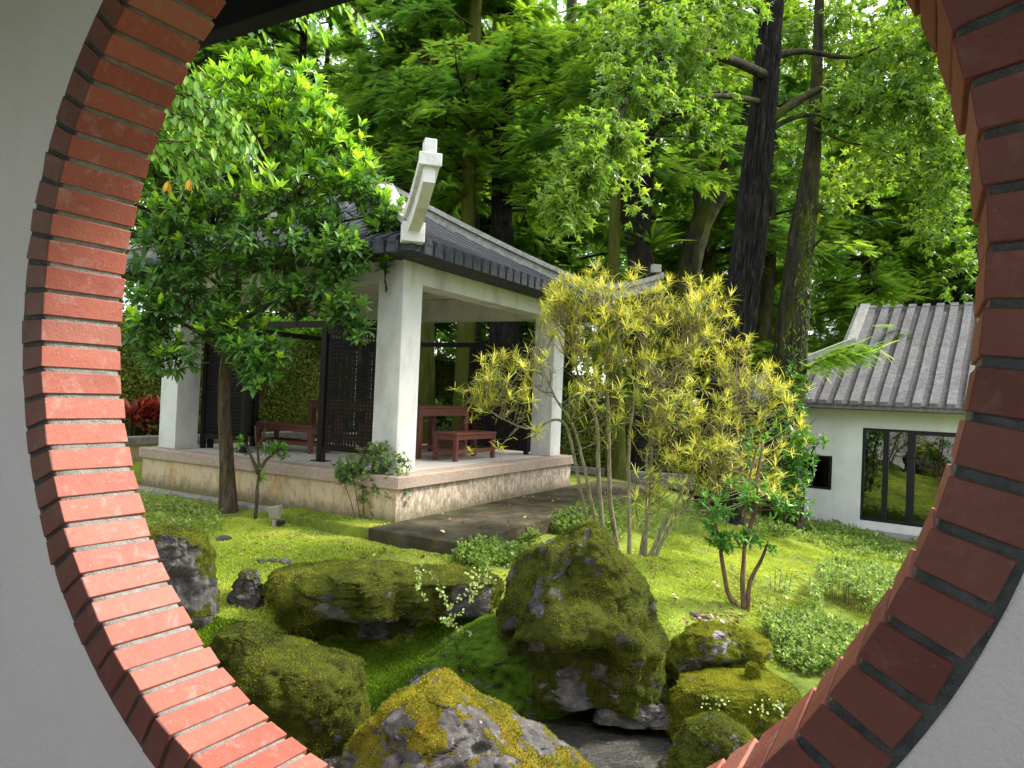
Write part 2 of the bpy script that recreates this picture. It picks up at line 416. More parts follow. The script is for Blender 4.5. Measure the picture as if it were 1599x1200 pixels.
def m_finial():
    M = Mat('white_ridge_plaster'); n = M.noise(5, 6, .7)
    c = M.mix(M.ramp(n, [(.5, 0), (.72, 1)]), (.66, .66, .64), (.44, .41, .36))
    n2 = M.ramp(M.noise(28, 5, .7), [(.62, 0), (.74, 1)])
    return M.done(M.mix(M.math('MULTIPLY', n2, .5), c, (.30, .27, .22)), .85, .25, M.bump(M.noise(130, 3), .6, .006))
MAT['finial'] = m_finial()
def m_glass():
    M = Mat('dark_window_glass')
    tr = nd(M.t, 'ShaderNodeBsdfTransparent', {'Color': (.42, .46, .45, 1)})
    gl = nd(M.t, 'ShaderNodeBsdfGlossy', {'Color': (.9, .95, .93, 1), 'Roughness': .01})
    f = nd(M.t, 'ShaderNodeLayerWeight', {'Blend': .35}).outputs['Facing']
    f = M.math('ADD', M.math('MULTIPLY', f, .5), .13, True)
    mx = nd(M.t, 'ShaderNodeMixShader', {0: f, 1: tr.outputs[0], 2: gl.outputs[0]}); M.t.links.new(mx.outputs[0], M.out.inputs[0])
    return M.m
MAT['glass'] = m_glass()
def m_ground():
    M = Mat('moss_lawn'); p = M.pxyz()
    n = M.noise(1.6, 6, .65); n2 = M.noise(11, 5, .7)
    c = M.ramp(M.math('ADD', M.math('MULTIPLY', n, .6), M.math('MULTIPLY', n2, .4)),
               [(.34, (.10, .085, .035)), (.45, (.14, .18, .028)), (.58, (.225, .285, .042)), (.72, (.30, .36, .055))])
    soil = M.ramp(M.noise(2.7, 7, .72, None, .5), [(.58, 0), (.70, 1)])
    c = M.mix(M.math('MULTIPLY', soil, .7), c, (.075, .055, .03))
    bank = M.ramp(M.math('ADD', p[2], M.math('MULTIPLY', M.noise(2, 4), .3)), [(-.62 + 1, 0), (-.30 + 1, 1)])
    bz = M.math('ADD', p[2], 1.0)
    bank = M.ramp(M.math('ADD', bz, M.math('MULTIPLY', M.math('SUBTRACT', M.noise(2, 4), .5), .3)), [(.12, 1), (.45, 0)])
    near = M.ramp(M.math('MULTIPLY', p[1], .1), [(.62, 1), (.70, 0)])
    c2 = M.ramp(n2, [(.35, (.03, .028, .018)), (.5, (.06, .10, .012)), (.7, (.09, .15, .014))])
    c = M.mix(M.math('MULTIPLY', bank, near), c, c2)
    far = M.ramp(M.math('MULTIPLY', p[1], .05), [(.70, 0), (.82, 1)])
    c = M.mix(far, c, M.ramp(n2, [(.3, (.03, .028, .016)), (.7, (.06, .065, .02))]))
    return M.done(c, .95, .1, M.bump(M.math('ADD', M.noise(70, 4, .7), M.math('MULTIPLY', n2, 1.5)), .8, .02))
MAT['ground'] = m_ground()
def m_rock(name, moss1, moss2, cover, orange=.0, dark=1.0):
    M = Mat(name); nz = M.nz()
    g = M.ramp(M.noise(6, 8, .7), [(.3, tuple(dark * x for x in (.045, .042, .04))), (.5, tuple(dark * x for x in (.14, .132, .128))), (.72, tuple(dark * x for x in (.32, .30, .29)))])
    g = M.mix(M.ramp(M.noise(22, 5, .7), [(.60, 0), (.70, 1)]), g, tuple(dark * x for x in (.50, .46, .45)))
    pit = M.ramp(M.voro(26, M.P(), 'F1'), [(.10, 1), (.24, 0)]); g = M.mix(M.math('MULTIPLY', pit, M.ramp(M.noise(6, 3), [(.45, 0), (.6, .8)])), g, (.03, .028, .026))
    mo = M.ramp(M.noise(7, 7, .72), [(.32, moss1), (.55, moss2), (.72, tuple(min(1, c * 1.5) for c in moss2))])
    if orange: mo = M.mix(M.math('MULTIPLY', M.ramp(M.noise(4, 5, .6), [(.5, 0), (.66, 1)]), orange), mo, (.30, .16, .015))
    f = M.math('ADD', M.attr('mossy'), M.math('MULTIPLY', M.math('SUBTRACT', M.noise(24, 5, .7), .5), .45))
    f = M.ramp(f, [(.47, 0), (.53, 1)])
    c = M.mix(f, g, mo)
    h = M.math('ADD', M.math('MULTIPLY', M.noise(95, 4, .75), M.math('ADD', M.math('MULTIPLY', f, 1.0), .2)), M.math('MULTIPLY', M.noise(20, 6, .7), 1.3))
    return M.done(c, .92, .15, M.bump(h, .9, .02))
MAT['rock_moss'] = m_rock('mossy_boulder', (.018, .022, .004), (.065, .078, .008), .38, 0, .6)
MAT['rock_bright'] = m_rock('bright_mossy_boulder', (.035, .045, .005), (.13, .15, .012), .44)
MAT['rock_bare'] = m_rock('lichen_boulder', (.05, .050, .006), (.19, .155, .012), .60, .5, .62)
MAT['rock_green'] = m_rock('green_mossy_bank', (.025, .05, .006), (.075, .15, .010), .40)
MAT['rock_dark'] = m_rock('damp_dark_boulder', (.022, .026, .005), (.075, .09, .01), .66, 0, .5)
def m_water():
    M = Mat('stream_water'); h = M.noise(26, 4, .6, None, .6)
    return M.done(M.ramp(M.noise(5, 5, .7), [(.4, (.014, .014, .010)), (.7, (.05, .045, .032))]), .05, .8, M.bump(M.math('ADD', h, M.math('MULTIPLY', M.noise(70, 3, .6), .5)), 1.0, .03))
MAT['water'] = m_water()
def m_bark(name, c1, c2, c3, moss=0, sc=9):
    M = Mat(name); n = M.noise(sc, 6, .7, M.P((1, 1, .22)), .6)
    c = M.ramp(n, [(.32, c1), (.52, c2), (.74, c3)])
    if moss: c = M.mix(M.ramp(M.noise(2.2, 6, .7, M.P((1, 1, .5))), [(.62 - .3 * moss, 0), (.72 - .2 * moss, 1)]), c, (.055, .062, .008))
    lic = M.ramp(M.noise(sc * 3.5, 5, .7), [(.66, 0), (.73, 1)])
    c = M.mix(M.math('MULTIPLY', lic, .6), c, tuple(min(1, x * 3.2 + .03) for x in c3))
    return M.done(c, .93, .15, M.bump(n, 1, .03))
MAT['bark_dark'] = m_bark('dark_fissured_bark', (.005, .005, .005), (.018, .016, .015), (.060, .053, .048), 0, 14)
MAT['bark_moss'] = m_bark('mossy_bark', (.012, .010, .007), (.035, .030, .020), (.085, .075, .050), .5)
MAT['bark_green'] = m_bark('green_mossy_bark', (.03, .03, .008), (.07, .08, .012), (.13, .13, .03), .8)
MAT['bark_brown'] = m_bark('brown_bark', (.035, .026, .017), (.085, .062, .040), (.17, .13, .09), .25, 16)
MAT['bark_pale'] = m_bark('pale_stem_bark', (.12, .105, .06), (.27, .24, .16), (.48, .45, .37), .12, 22)
MAT['bark_twig'] = m_bark('reddish_stem_bark', (.06, .035, .022), (.16, .095, .06), (.30, .21, .15), .0, 18)
G = lambda *s: list(s)
MAT['leaf_broad'] = leaf_mat('glossy_broad_leaf', [(.0, (.022, .055, .015)), (.45, (.050, .105, .024)), (.75, (.075, .17, .018)), (1, (.20, .30, .025))], .34, .42, .32, gain=2.1)
MAT['leaf_lime'] = leaf_mat('lime_hanging_leaf', [(.0, (.030, .085, .016)), (.5, (.085, .18, .022)), (1, (.18, .27, .025))], .42, .4, gain=1.9)
MAT['leaf_yellow'] = leaf_mat('yellowed_leaf', [(.0, (.42, .26, .02)), (1, (.55, .36, .03))], .35, .5)
MAT['leaf_star'] = leaf_mat('sweetgum_leaf', [(.0, (.035, .088, .014)), (.5, (.095, .18, .022)), (.85, (.17, .26, .034)), (1, (.26, .34, .05))], .45, .45)
MAT['leaf_star_lt'] = leaf_mat('pale_sweetgum_leaf', [(.0, (.08, .19, .018)), (.5, (.15, .27, .025)), (1, (.26, .36, .045))], .45, .45)
MAT['needle'] = leaf_mat('cypress_frond', [(.0, (.018, .046, .012)), (.5, (.045, .102, .018)), (.85, (.088, .16, .024)), (1, (.15, .22, .030))], .52, .6, .2, 1.75, gain=2.0)
MAT['needle_lt'] = leaf_mat('bright_cypress_frond', [(.0, (.034, .082, .012)), (.5, (.082, .16, .020)), (1, (.19, .27, .03))], .45, .6, .2, 1.75, gain=1.9)
MAT['forest'] = leaf_mat('far_forest_leaf', [(.0, (.012, .035, .010)), (.5, (.03, .075, .014)), (1, (.12, .17, .03))], .4, .6, .2, gain=2.8)
MAT['croton'] = leaf_mat('yellow_croton_leaf', [(.0, (.10, .16, .020)), (.22, (.25, .28, .030)), (.42, (.52, .51, .08)), (.85, (.72, .64, .14)), (1, (.64, .50, .07))], .3, .45, .3, 1.15, False, 1.15)
MAT['camellia'] = leaf_mat('camellia_leaf', [(.0, (.018, .060, .014)), (.5, (.045, .125, .018)), (1, (.13, .24, .025))], .32, .40, .32, gain=2.0)
MAT['nandina'] = leaf_mat('nandina_leaf', [(.0, (.050, .095, .028)), (.6, (.10, .165, .048)), (1, (.19, .25, .075))], .3, .5, .3, gain=1.8)
MAT['cover'] = leaf_mat('ground_cover_leaf', [(.0, (.036, .070, .014)), (.5, (.085, .135, .026)), (.9, (.16, .21, .048)), (1, (.30, .32, .16))], .3, .5, .3, gain=2.0)
MAT['vine'] = leaf_mat('pale_vine_leaf', [(.0, (.14, .24, .05)), (1, (.34, .42, .16))], .3, .5, .3)
MAT['hedge'] = leaf_mat('creeping_fig_leaf', [(.0, (.020, .030, .006)), (.5, (.050, .068, .009)), (1, (.13, .15, .018))], .2, .6, .2, gain=2.2)
MAT['red_leaf'] = leaf_mat('red_cordyline_leaf', [(.0, (.10, .010, .016)), (.5, (.26, .028, .022)), (1, (.42, .085, .03))], .3, .35, .5, 1.3)
MAT['pink_leaf'] = leaf_mat('magenta_cordyline_leaf', [(.0, (.25, .008, .06)), (1, (.55, .02, .16))], .3, .35, .5, 1.3)
MAT['fern'] = leaf_mat('nest_fern_frond', [(.0, (.030, .075, .010)), (.6, (.075, .16, .014)), (1, (.15, .24, .02))], .35, .4, .4)
MAT['moss'] = leaf_mat('moss_tuft', [(.0, (.024, .032, .004)), (.5, (.085, .105, .009)), (1, (.25, .24, .016))], .25, .8, .1, 1.3)
MAT['moss_green'] = leaf_mat('green_moss_tuft', [(.0, (.03, .055, .006)), (.5, (.075, .14, .010)), (1, (.15, .22, .012))], .25, .8, .1, 1.3)
MAT['lawn'] = leaf_mat('lawn_moss_tuft', [(.0, (.13, .15, .025)), (.4, (.255, .33, .042)), (.8, (.38, .46, .068)), (1, (.48, .47, .11))], .25, .8, .1, 1.2)
MAT['litter'] = leaf_mat('dry_leaf', [(.0, (.06, .03, .018)), (.5, (.19, .10, .05)), (.85, (.36, .22, .13)), (1, (.5, .42, .34))], .1, .8, .15)
def m_flat(name, c, r=.6): return Mat(name).done(c, r)
MAT['stone_lamp'] = m_flat('dull_grey_plastic', (.30, .28, .24), .6)
MAT['paper'] = m_flat('notice_paper', (.55, .55, .5), .6)
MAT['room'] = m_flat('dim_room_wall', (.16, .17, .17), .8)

# ================================================================== frames of the place
GC = np.array([-.371, 1.509, 1.788]); GN = np.array([.503, .8643, 0]); GU = np.array([.8643, -.503, 0]); GR, GW, GD = 1.132, .102, .23
UP = np.array([0, 0, 1.])
def GF(s, off, z): return np.array([GC[0], GC[1], 0]) + GU * s + GN * off + UP * z          # gate: along the wall, outward, absolute height
PK = np.array([-1.349, 8.858, 0]); PA = np.array([-.8693, .4944, 0]); PB = np.array([.4944, .8693, 0])
def PV(a, b, z): return PK + PA * a + PB * b + UP * z                                        # pavilion
HP0 = np.array([7.345, 15.064, -.9]); HS = np.array([.807, -.5906, 0]); HN = np.array([.5906, .807, 0])
def HF(s, d, z): return HP0 + HS * s + HN * d + UP * z                                       # house

# ================================================================== ground
def gp_ctrl():
    pix = [(225, 760, -.06), (430, 822, -.14), (617, 835, -.16), (722, 875, -.18), (340, 800, -.12), (480, 865, -.22), (330, 880, -.28),
           (600, 882, -.27), (780, 872, -.3), (800, 850, -.25), (900, 815, -.2), (940, 800, -.17), (1000, 850, -.3), (1080, 830, -.4),
           (1060, 960, -.48), (1150, 950, -.5), (1250, 850, -.75), (1300, 835, -.85), (1345, 832, -.93), (1430, 842, -.93), (1400, 890, -.86),
           (1330, 960, -.72), (1240, 1000, -.74), (1050, 1000, -.56), (750, 1030, -.72), (620, 1010, -.78), (560, 1000, -.78), (900, 1085, -.98),
           (420, 960, -.55), (700, 960, -.52)]
    C = [(on_z(x, y, z)[0], on_z(x, y, z)[1], z) for x, y, z in pix]
    C += [(-3.5, 5.2, -.9), (-2.4, 4.7, -1.05), (-1, 5, -1.2), (0, 5.5, -1.25), (.8, 5.5, -1.25), (1.6, 5.6, -1.15), (2.6, 5.2, -1.0), (-3, 3.2, -1.0),
          (0, 3, -1.2), (2, 2, -1.2), (4, 3, -1.0), (5.5, 5, -.95), (-6, 6, -.5), (-8, 10, .0), (-5.5, 13.5, .12), (-7.5, 16, .15), (-3, 20, .1), (2, 20, 0),
          (5, 18, -.5), (9, 20, -.9), (12, 15, -1), (10, 9, -1), (0, 14.6, -.02), (-1.5, 12, 0), (-4, 11, -.02), (2.2, 13.5, -.12), (4, 14, -.45),
          (0, 34, .3), (18, 34, -.4), (-18, 34, .5), (-20, 12, .3), (24, 10, -.9), (-14, 2, -.5), (16, 0, -1.0), (0, -12, -1.1), (-14, -8, -1), (14, -8, -1)]
    return np.array(C)
_C = gp_ctrl()
def _tps(r2): return np.where(r2 > 1e-12, .5 * r2 * np.log(r2 + 1e-12), 0)
_n = len(_C); _A = np.zeros((_n + 3, _n + 3))
_A[:_n, :_n] = _tps(((_C[:, None, :2] - _C[None, :, :2]) ** 2).sum(-1)) + np.eye(_n) * .02
_A[:_n, _n] = 1; _A[:_n, _n + 1:] = _C[:, :2]; _A[_n:, :_n] = _A[:_n, _n:].T
_S = np.linalg.solve(_A, np.concatenate([_C[:, 2], np.zeros(3)]))
def hgt(x, y):
    x = np.asarray(x, float); y = np.asarray(y, float); r = np.hypot(x, y - 12); k = np.minimum(1, 26 / np.maximum(r, 1e-6))
    xs = x * k; ys = 12 + (y - 12) * k; sh = xs.shape
    Q = np.stack([xs.ravel(), ys.ravel()], 1); o = np.empty(len(Q))
    for i in range(0, len(Q), 40000):
        q = Q[i:i + 40000]
        o[i:i + 40000] = _tps(((q[:, None] - _C[None, :, :2]) ** 2).sum(-1)) @ _S[:_n] + _S[_n] + q @ _S[_n + 1:]
    o = o.reshape(sh)
    fine = .045 * fbm(np.stack([x * .9, y * .9, 0 * x], -1), 3, 3) + .018 * fbm(np.stack([x * 5, y * 5, 0 * x], -1), 3, 5)
    return np.clip(o, -1.45, .9) + fine
def gp(px, py):
    """the ground point seen at a pixel of the photograph"""
    r = ray(px, py); t = np.linspace(2.2, 60, 3000); P = EYE[None] + t[:, None] * r[None]
    d = P[:, 2] - hgt(P[:, 0], P[:, 1]); i = np.argmax(d < 0)
    if d[i] >= 0: i = len(t) - 1
    a = P[i - 1]; b = P[i]; f = d[i - 1] / (d[i - 1] - d[i] + 1e-9)
    return a + (b - a) * min(max(f, 0), 1)
def build_ground():
    q = np.linspace(-1, 1, 420); xs = np.sinh(q * 5.2) / math.sinh(5.2) * 320
    xs = np.sign(q) * (np.abs(q) * 24 + 300 * np.abs(q) ** 9) ; ys = 9 + np.sign(q) * (np.abs(q) * 24 + 300 * np.abs(q) ** 9)
    X, Y = np.meshgrid(xs, ys); Z = hgt(X, Y)
    n = len(q); i = np.arange(n - 1)[:, None] * n + np.arange(n - 1)[None]
    F = np.stack([i, i + 1, i + n + 1, i + n], -1).reshape(-1, 4)
    o = part('ground', np.stack([X, Y, Z], -1), F, MAT['ground'], smooth=True); o['kind'] = 'structure'
build_ground()
WZ = -1.03
def build_water():
    xs = np.linspace(-5, 4.5, 90); ys = np.linspace(2.2, 6.6, 60); X, Y = np.meshgrid(xs, ys)
    Z = WZ + .006 * fbm(np.stack([X * 4, Y * 4, 0 * X], -1), 3, 8); n = 90
    i = np.arange(59)[:, None] * n + np.arange(89)[None]
    o = part('stream_water', np.stack([X, Y, Z], -1), np.stack([i, i + 1, i + n + 1, i + n], -1).reshape(-1, 4), MAT['water'], smooth=True); o['kind'] = 'structure'
build_water()

# ================================================================== moon gate
def build_gate():
    t = thing('garden_wall', 'grey painted wall pierced by a big round brick-lined gate', 'wall', GF(0, 0, -1.2))
    # wall body with a round hole
    N = 240; th = list(np.arange(N) / N * 2 * math.pi)
    s0, s1, z0, z1 = -6.5, 5.2, -1.35 - GC[2], 2.95 - GC[2]
    for c in ((s0, z0), (s1, z0), (s1, z1), (s0, z1)): th.append(math.atan2(c[1], c[0]) % (2 * math.pi))
    th = np.array(sorted(th)); N = len(th); R1 = GR + GW - .004
    V = []
    for off in (.006, GD - .006):
        for k in range(2):
            for a in th:
                ca, sa = math.cos(a), math.sin(a)
                if k == 0: r = R1 + .003 * math.sin(a * 61) + .003 * math.sin(a * 147 + 1)
                else: r = min((s1 if ca > 0 else -s0) / max(abs(ca), 1e-9), (z1 if sa > 0 else -z0) / max(abs(sa), 1e-9))
                V.append(GF(r * ca, off, GC[2] + r * sa))
    i = np.arange(N); j = (i + 1) % N
    F = np.concatenate([np.stack([i, j, N + j, N + i], 1), np.stack([2 * N + i, 3 * N + i, 3 * N + j, 2 * N + j], 1),
                        np.stack([i, 2 * N + i, 2 * N + j, j], 1), np.stack([N + i, N + j, 3 * N + j, 3 * N + i], 1)])[:, ::-1]
    part('plaster', V, F, MAT['wall_grey'], t)
    # mortar bed
    M = 900; a = np.arange(M) / M * 2 * np.pi
    prof = [(GR + GW + .01, .0032), (GR + .05, .0038), (GR + .012, .0045), (GR + .0065, .009), (GR + .0058, .06), (GR + .0058, .12), (GR + .0058, .18), (GR + .0065, .221), (GR + .010, .226), (GR + GW + .01, .226)]
    V = np.zeros((len(prof), M, 3))
    for k, (r, off) in enumerate(prof):
        q = np.stack([np.cos(a) * 40, np.sin(a) * 40, np.full(M, off * 40 + r * 20)], 1); nn = .0022 * fbm(q, 3, 21)
        rr = r + (nn if 2 <= k <= 7 else 0); oo = off + (nn * .6 if k in (0, 1, 2, 8, 9) else 0)
        V[k] = np.array([GC[0], GC[1], GC[2]]) + GU * (rr * np.cos(a))[:, None] + UP * (rr * np.sin(a))[:, None] + GN[None] * np.broadcast_to(oo, (M,))[:, None]
    K = len(prof); i = np.arange(K - 1)[:, None] * M; j = np.arange(M)[None]; jn = (j + 1) % M
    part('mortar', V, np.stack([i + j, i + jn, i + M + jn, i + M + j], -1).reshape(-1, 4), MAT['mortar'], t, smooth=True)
    # bricks: bevelled wedges sharing a few meshes, x tangential, y towards the room, z outward
    p0 = rad(3.71); joint = .0135; ms = []
    for v in range(14):
        r = random.Random(v); b = MB(); j = lambda s=.0014: r.uniform(-s, s)
        wi = (p0 * GR - joint) / 2; wo = (p0 * (GR + GW) - joint * 1.05) / 2
        b.hexa([(-wi + j(), -GD - .004 + j(.003), j(.001)), (wi + j(), -GD - .004 + j(.003), j(.001)), (wi + j(), .003 + j(.003), j(.001)), (-wi + j(), .003 + j(.003), j(.001)),
                (-wo + j(), -GD - .004 + j(.003), GW + j(.006)), (wo + j(), -GD - .004 + j(.003), GW + j(.006)), (wo + j(), .003 + j(.003), GW + j(.006)), (-wo + j(), .003 + j(.003), GW + j(.006))], .0017)
        V_ = b.verts().copy()
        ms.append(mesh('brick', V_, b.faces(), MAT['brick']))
    right = [1.45 + 3.705 * k for k in range(-14, 13)]; left = [177.3 + 3.83 * k for k in range(-12, 16)]
    J = right + []
    g1 = left[0] - right[-1]; k = round(g1 / 3.72); J += [right[-1] + g1 * i / k for i in range(1, k)] + left
    g2 = right[0] + 360 - left[-1]; k = round(g2 / 3.72); J += [left[-1] + g2 * i / k for i in range(1, k)]
    J = J + [J[0] + 360]
    for i in range(len(J) - 1):
        a = rad((J[i] + J[i + 1]) / 2); wd_ = (J[i + 1] - J[i]) / 3.71
        rv = GU * math.cos(a) + UP * math.sin(a); tv = -GU * math.sin(a) + UP * math.cos(a)
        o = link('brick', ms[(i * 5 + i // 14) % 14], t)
        m = Matrix([[*r_] for r_ in np.stack([tv, -GN, rv], 1)]) @ Matrix.Rotation(random.uniform(-.014, .014), 3, 'Y') @ Matrix.Rotation(random.uniform(-.004, .004), 3, 'X')
        off_ = random.uniform(-.004, .001)
        o.matrix_local = Matrix.Translation(Vector(GC + rv * (GR + random.uniform(-.003, .0015)) + GN * off_ - org(t))) @ m.to_4x4() @ Matrix.Diagonal((wd_ * random.uniform(.97, 1.02), 1, 1, 1))
    # roofed passage on this side of the wall, its eave hanging outside
    ze = 2.98
    c = thing('corridor_roof', 'dark eave and soffit of the passage roof above the gate', 'roof', GF(0, 0, ze))
    b = MB(); b.box(GF, (-6.4, 5.1), (-3.2, -.002), (ze + .16, ze + .26)); b.build('ceiling', MAT['eave_dark'], c)
    b = MB(); b.box(GF, (-6.4, 5.1), (GD + .002, .80), (ze + .12, ze + .2)); b.build('soffit', MAT['eave_dark'], c)
    b = MB(); b.box(GF, (-6.4, 5.1), (.72, .80), (ze, ze + .118), .006); b.build('fascia', MAT['eave_dark'], c)
    b = MB()
    for sgn, o0, o1 in ((1, .95, -1.3),):
        b.hexa([GF(-6.6, .95, ze + .21), GF(5.3, .95, ze + .21), GF(5.3, -1.45, ze + 1.25), GF(-6.6, -1.45, ze + 1.25),
                GF(-6.6, .95, ze + .29), GF(5.3, .95, ze + .29), GF(5.3, -1.45, ze + 1.33), GF(-6.6, -1.45, ze + 1.33)])
        b.hexa([GF(-6.6, -3.6, ze + .27), GF(5.3, -3.6, ze + .27), GF(5.3, -1.455, ze + 1.25), GF(-6.6, -1.455, ze + 1.25),
                GF(-6.6, -3.6, ze + .35), GF(5.3, -3.6, ze + .35), GF(5.3, -1.455, ze + 1.33), GF(-6.6, -1.455, ze + 1.33)])
    b.build('roof_slope', MAT['tile_dark'], c)
    b = MB(); b.box(GF, (-6.4, 5.1), (-3.3, -.001), (-.15, 0)); o = b.build('passage_floor', MAT['kerb']); o['kind'] = 'structure'
    b = MB(); b.box(GF, (-6.4, 5.1), (-3.2, -3.02), (-1.3, 1.5)); b.build('unseen_parapet', MAT['wall_grey'], t)  # unseen behind the camera, raised to cut light on the wall's room side
build_gate()

# ================================================================== pavilion
def sweep_rect(b, P, side, w, h0, h1):
    """rectangular bar along P; side = horizontal unit vector; h0/h1 heights of underside and top relative to P"""
    P = np.asarray(P, float); n = len(P); w = np.broadcast_to(w, (n,)); h0 = np.broadcast_to(h0, (n,)); h1 = np.broadcast_to(h1, (n,))
    S = np.broadcast_to(side, (n, 3))
    V = np.stack([P - S * w[:, None] / 2 + UP * h0[:, None], P + S * w[:, None] / 2 + UP * h0[:, None], P + S * w[:, None] / 2 + UP * h1[:, None], P - S * w[:, None] / 2 + UP * h1[:, None]], 1)
    i = np.arange(n - 1)[:, None] * 4; j = np.arange(4)[None]; k = (j + 1) % 4
    F = np.stack([i + j, i + k, i + 4 + k, i + 4 + j], -1).reshape(-1, 4)
    b.add(V.reshape(-1, 3), [np.concatenate([F, [[0, 3, 2, 1]], [[4 * n - 4, 4 * n - 3, 4 * n - 2, 4 * n - 1]]])])
FZ = .535; PE = .36; ZE = 3.355
def roofz(d): return ZE + .43 * d + .032 * d * d
def lattice_screen(b, fr0, length, z0, z1, parent):
    """fr0(s, z, o): along the screen, height, thickness"""
    f = MB(); F3 = lambda a, o, z: fr0(a, z, o)
    f.box(F3, (0, .07), (-.035, .035), (FZ + .004, z1)); f.box(F3, (length - .10, length), (-.04, .04), (FZ + .004, z1))
    f.box(F3, (.072, length - .102), (-.03, .03), (z1 - .10, z1 - .002)); f.box(F3, (.072, length - .102), (-.03, .03), (z0, z0 + .07))
    f.box(F3, (length - .16, length + .06), (-.09, .09), (FZ + .0045, FZ + .016))
    fo = f.build('screen_frame', MAT['dark_wood'], parent)
    l = MB(); x0, x1, y0, y1 = .074, length - .104, z0 + .072, z1 - .104
    nx = max(3, round((x1 - x0) / .056)); ny = round((y1 - y0) / .056)
    for i in range(nx + 1):
        x = x0 + (x1 - x0) * i / nx; l.box(F3, (max(x0, x - .0095), min(x1, x + .0095)), (-.009, .009), (y0, y1))
    for i in range(ny + 1):
        y = y0 + (y1 - y0) * i / ny; l.box(F3, (x0, x1), (-.0065, .0065), (max(y0, y - .0095), min(y1, y + .0095)))
    o = l.build('lattice', MAT['dark_wood'], fo); o['kind'] = 'stuff'
def build_pavilion():
    t = thing('garden_pavilion', 'open white-columned garden pavilion with dark tiled hip roof on a stone platform', 'pavilion', PV(2.5, 2.5, 0))
    b = MB(); b.box(PV, (0, 5), (0, 5), (-.45, .378)); b.build('plinth', [MAT['stucco'], MAT['stucco_flake']], t, mi=[0, 0, 0, 0, 0, 1])
    b = MB(); b.box(PV, (-.045, 5.045), (-.045, 5.045), (.380, FZ), .010); b.build('platform_cap', MAT['granite'], t)
    nt_ = 9; st = 4.44 / nt_; me = None
    for i in range(nt_):
        for j in range(nt_):
            b = MB(); b.box(PV, (.28 + st * i + .002, .28 + st * (i + 1) - .002), (.28 + st * j + .002, .28 + st * (j + 1) - .002), (FZ - .01, FZ + .004))
            b.build('floor_tile', MAT['floor'], t)
    for a, c in ((.15, .15), (4.45, .15), (.15, 4.45), (4.45, 4.45)):
        b = MB(); b.box(PV, (a, a + .40), (c, c + .40), (FZ + .003, 3.375), .006); b.build('column', MAT['column'], t)
    zb0, zb1 = 2.97, 3.372
    for lo in (.17, 4.47):
        b = MB(); b.box(PV, (lo, lo + .36), (.552, 4.448), (zb0, zb1), .004); b.build('beam', MAT['column'], t)
        b = MB(); b.box(PV, (.552, 4.448), (lo, lo + .36), (zb0, zb1), .004); b.build('beam', MAT['column'], t)
    # white ceiling following the roof from inside
    b = MB(); b.box(PV, (.532, 4.468), (.532, 4.468), (3.376, 3.40)); b.build('ceiling', MAT['column'], t)
    # lattice screens and the rails above them
    zt = 2.44; zl = FZ + .17
    lattice_screen(None, lambda s, z, o: PV(.56 + s, .62 + o, z), 1.36, zl, zt, t)
    lattice_screen(None, lambda s, z, o: PV(4.44 - s, .62 + o, z), 1.02, zl, zt, t)
    lattice_screen(None, lambda s, z, o: PV(.56 + s, 4.38 + o, z), 1.30, zl, zt, t)
    lattice_screen(None, lambda s, z, o: PV(4.44 - s, 4.38 + o, z), 1.02, zl, zt, t)
    lattice_screen(None, lambda s, z, o: PV(4.38 + o, .70 + s, z), .95, zl, zt, t)
    lattice_screen(None, lambda s, z, o: PV(4.38 + o, 4.30 - s, z), .95, zl, zt, t)
    for f in ((.552, 4.448, .585, .655, 0), (.552, 4.448, 4.345, 4.415, 0), (4.345, 4.415, .72, 4.28, 1)):
        b = MB(); b.box(PV, (f[0], f[1]), (f[2], f[3]), (zt + .004, zt + .09)); b.build('top_rail', MAT['dark_wood'], t)
    # roof: four curved slopes with tile rolls, one part with its tiles
    cx = 2.5; half = 2.5 + PE; ND = 14
    sides = [lambda u, d: (-PE + d, cx + u), lambda u, d: (cx + u, -PE + d), lambda u, d: (5 + PE - d, cx + u), lambda u, d: (cx + u, 5 + PE - d)]
    b = MB()
    for sf in sides:
        V = []
        for k in range(ND + 1):
            d = half * k / ND; w = half - d
            for u in (-1, -.5, 0, .5, 1):
                a, c = sf(u * w, d); V.append(PV(a, c, roofz(d)))
        i = np.arange(ND)[:, None] * 5 + np.arange(4)[None]
        b.add(V, np.stack([i, i + 1, i + 6, i + 5], -1).reshape(-1, 4))
    lo, hi, i0, i1 = -PE + .02, 5 + PE - .02, .168, 4.832                                        # boarded eave round the beams
    for aa, bb in (((lo, hi), (lo, i0)), ((lo, hi), (i1, hi)), ((lo, i0), (i0, i1)), ((i1, hi), (i0, i1))): b.box(PV, aa, bb, (3.225, 3.30))
    roof = None
    # eave board ring only
    b2 = MB()
    for k in range(2): pass
    roof = b.build('roof', MAT['tile_dark'], t, smooth=False)
    pitch = .215; n = int(2 * half / pitch)
    for si, sf in enumerate(sides):
        for i in range(n + 1):
            u = -half + (2 * half - n * pitch) / 2 + i * pitch; dm = half - abs(u) - .03
            blk = MB(); q = lambda a, o, z, sf=sf: PV(*sf(a, o), z)
            if abs(u) < half - .1:
                blk.box(q, (u - .082, u + .082), (-.03, .05), (ZE - .150, ZE - .012), .004)
                blk.build('eave_tile', MAT['tile_dark'], roof)
            if dm < .1: continue
            b = MB(); m = max(3, int(dm / .3)); dd = np.linspace(-.035, dm, m); side = PV(*sf(1, 0), 0) - PV(*sf(0, 0), 0)
            P = [PV(*sf(u, d), roofz(d)) for d in dd]
            sweep_rect(b, P, side, .105, -.02, .05 + .004 * math.sin(i * 3.1)); b.build('roof_tile', MAT['tile_dark'], roof)
